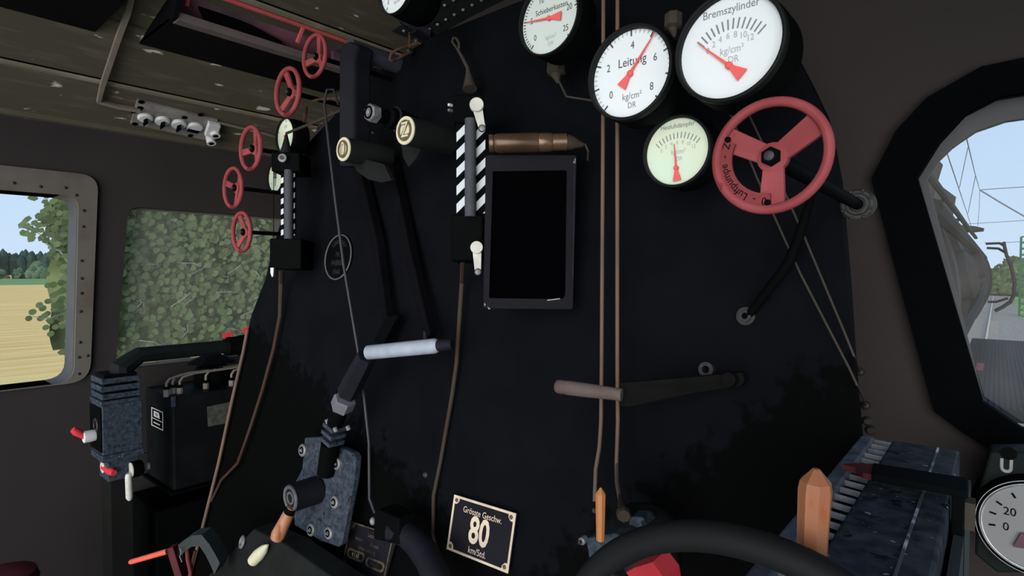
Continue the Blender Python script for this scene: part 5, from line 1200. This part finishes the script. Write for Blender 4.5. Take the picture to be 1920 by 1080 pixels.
mb = MB()
def spine(i): return PD(*i, dd)
n_o = len(ptsO)
O = [PD(x, y, dd) for x, y in ptsO]; I = [PD(334+(x-334)*.82+4, y+21, dd+.01) for x, y in ptsO]
for i in range(n_o-1): 
    mb.add([O[i], O[i+1], I[i+1], I[i], O[i]+DIR*.05, O[i+1]+DIR*.05, I[i+1]+DIR*.05, I[i]+DIR*.05], [(0, 1, 2, 3), (4, 5, 6, 7), (0, 1, 5, 4), (3, 2, 6, 7), (1, 2, 6, 5), (0, 3, 7, 4)])
mb.build('shell', M['greyhood'], t, smooth=40)
MB().tube([PD(337, 1028, dd-.004), PD(340, 1035, dd-.004), PD(337, 1043, dd-.004), PD(341, 1054, dd-.004)], .0012, 6).build('worn_edge', M['bolt'], t)
MB().prism([PD(x, y, dd+.02) for x, y in ((333, 1020), (344, 1018), (344, 1052), (340, 1056), (332, 1040))], DIR*.02).build('end_cheek', M['black'], t, smooth=0)
MB().tube([PD(350, 1028, dd+.02), PD(352, 1050, dd+.02), PD(357, 1072, dd+.02), PD(357, 1095, dd+.02)], .005, 8).build('red_fork', M['reddark'] if 0 else M['redplate'], t)
MB().tube([PD(366, 1032, dd+.03), PD(360, 1058, dd+.03), PD(353, 1095, dd+.03)], .004, 8).build('brown_fork', M['rust'], t)
# round red stool, only its top in view
c = PX(4, 1074, 1.095-2.25); st = thing('round_stool', 'dark red round stool top at the bottom corner by the side wall', 'stool', (c.x, c.y, 0))
MB().lathe((c.x, c.y, c.z-.05), EZZ, [(.08, 0), (.088, .02), (.08, .045), (.05, .058), (.005, .062)], 32).build('seat', M['reddark'], st)
MB().tube([(c.x, c.y, 0.02), (c.x, c.y, c.z-.05)], .025, 14).build('column', M['black'], st)
MB().lathe((c.x, c.y, 0.0), EZZ, [(.15, 0), (.15, .015), (.03, .03)], 28).build('base', M['black'], st)

# ================================================================== light
w = bpy.data.worlds.new('sky'); SC.world = w; w.use_nodes = True; nt = w.node_tree; N = nt.nodes; L = nt.links
bg = N['Background']; tcw = N.new('ShaderNodeTexCoord'); sx = N.new('ShaderNodeSeparateXYZ'); L.new(tcw.outputs['Generated'], sx.inputs[0])
r = N.new('ShaderNodeValToRGB'); L.new(sx.outputs[2], r.inputs[0]); e = r.color_ramp.elements
e[0].position = 0.0; e[0].color = (*lin((206, 230, 253)), 1); e[1].position = .45; e[1].color = (*lin((176, 212, 252)), 1)
L.new(r.outputs[0], bg.inputs[0]); bg.inputs[1].default_value = 1.0
def sun(name, travel, strength, ang, col=(1, .97, .92)):
    ld = bpy.data.lights.new(name, 'SUN'); ld.energy = strength; ld.angle = radians(ang); ld.color = col
    o = bpy.data.objects.new(name, ld); COL.objects.link(o); o.rotation_euler = V(travel).to_track_quat('-Z', 'Y').to_euler(); o['kind'] = 'helper'
    return o
sun('sun', (-.40, .90, -.03), 3.45, 60)
vs_ = SC.view_settings; vs_.view_transform = 'Standard'; vs_.look = 'None'; vs_.exposure = 0.0; vs_.gamma = 1.0; vs_.use_curve_mapping = False
SC.display_settings.display_device = 'sRGB'
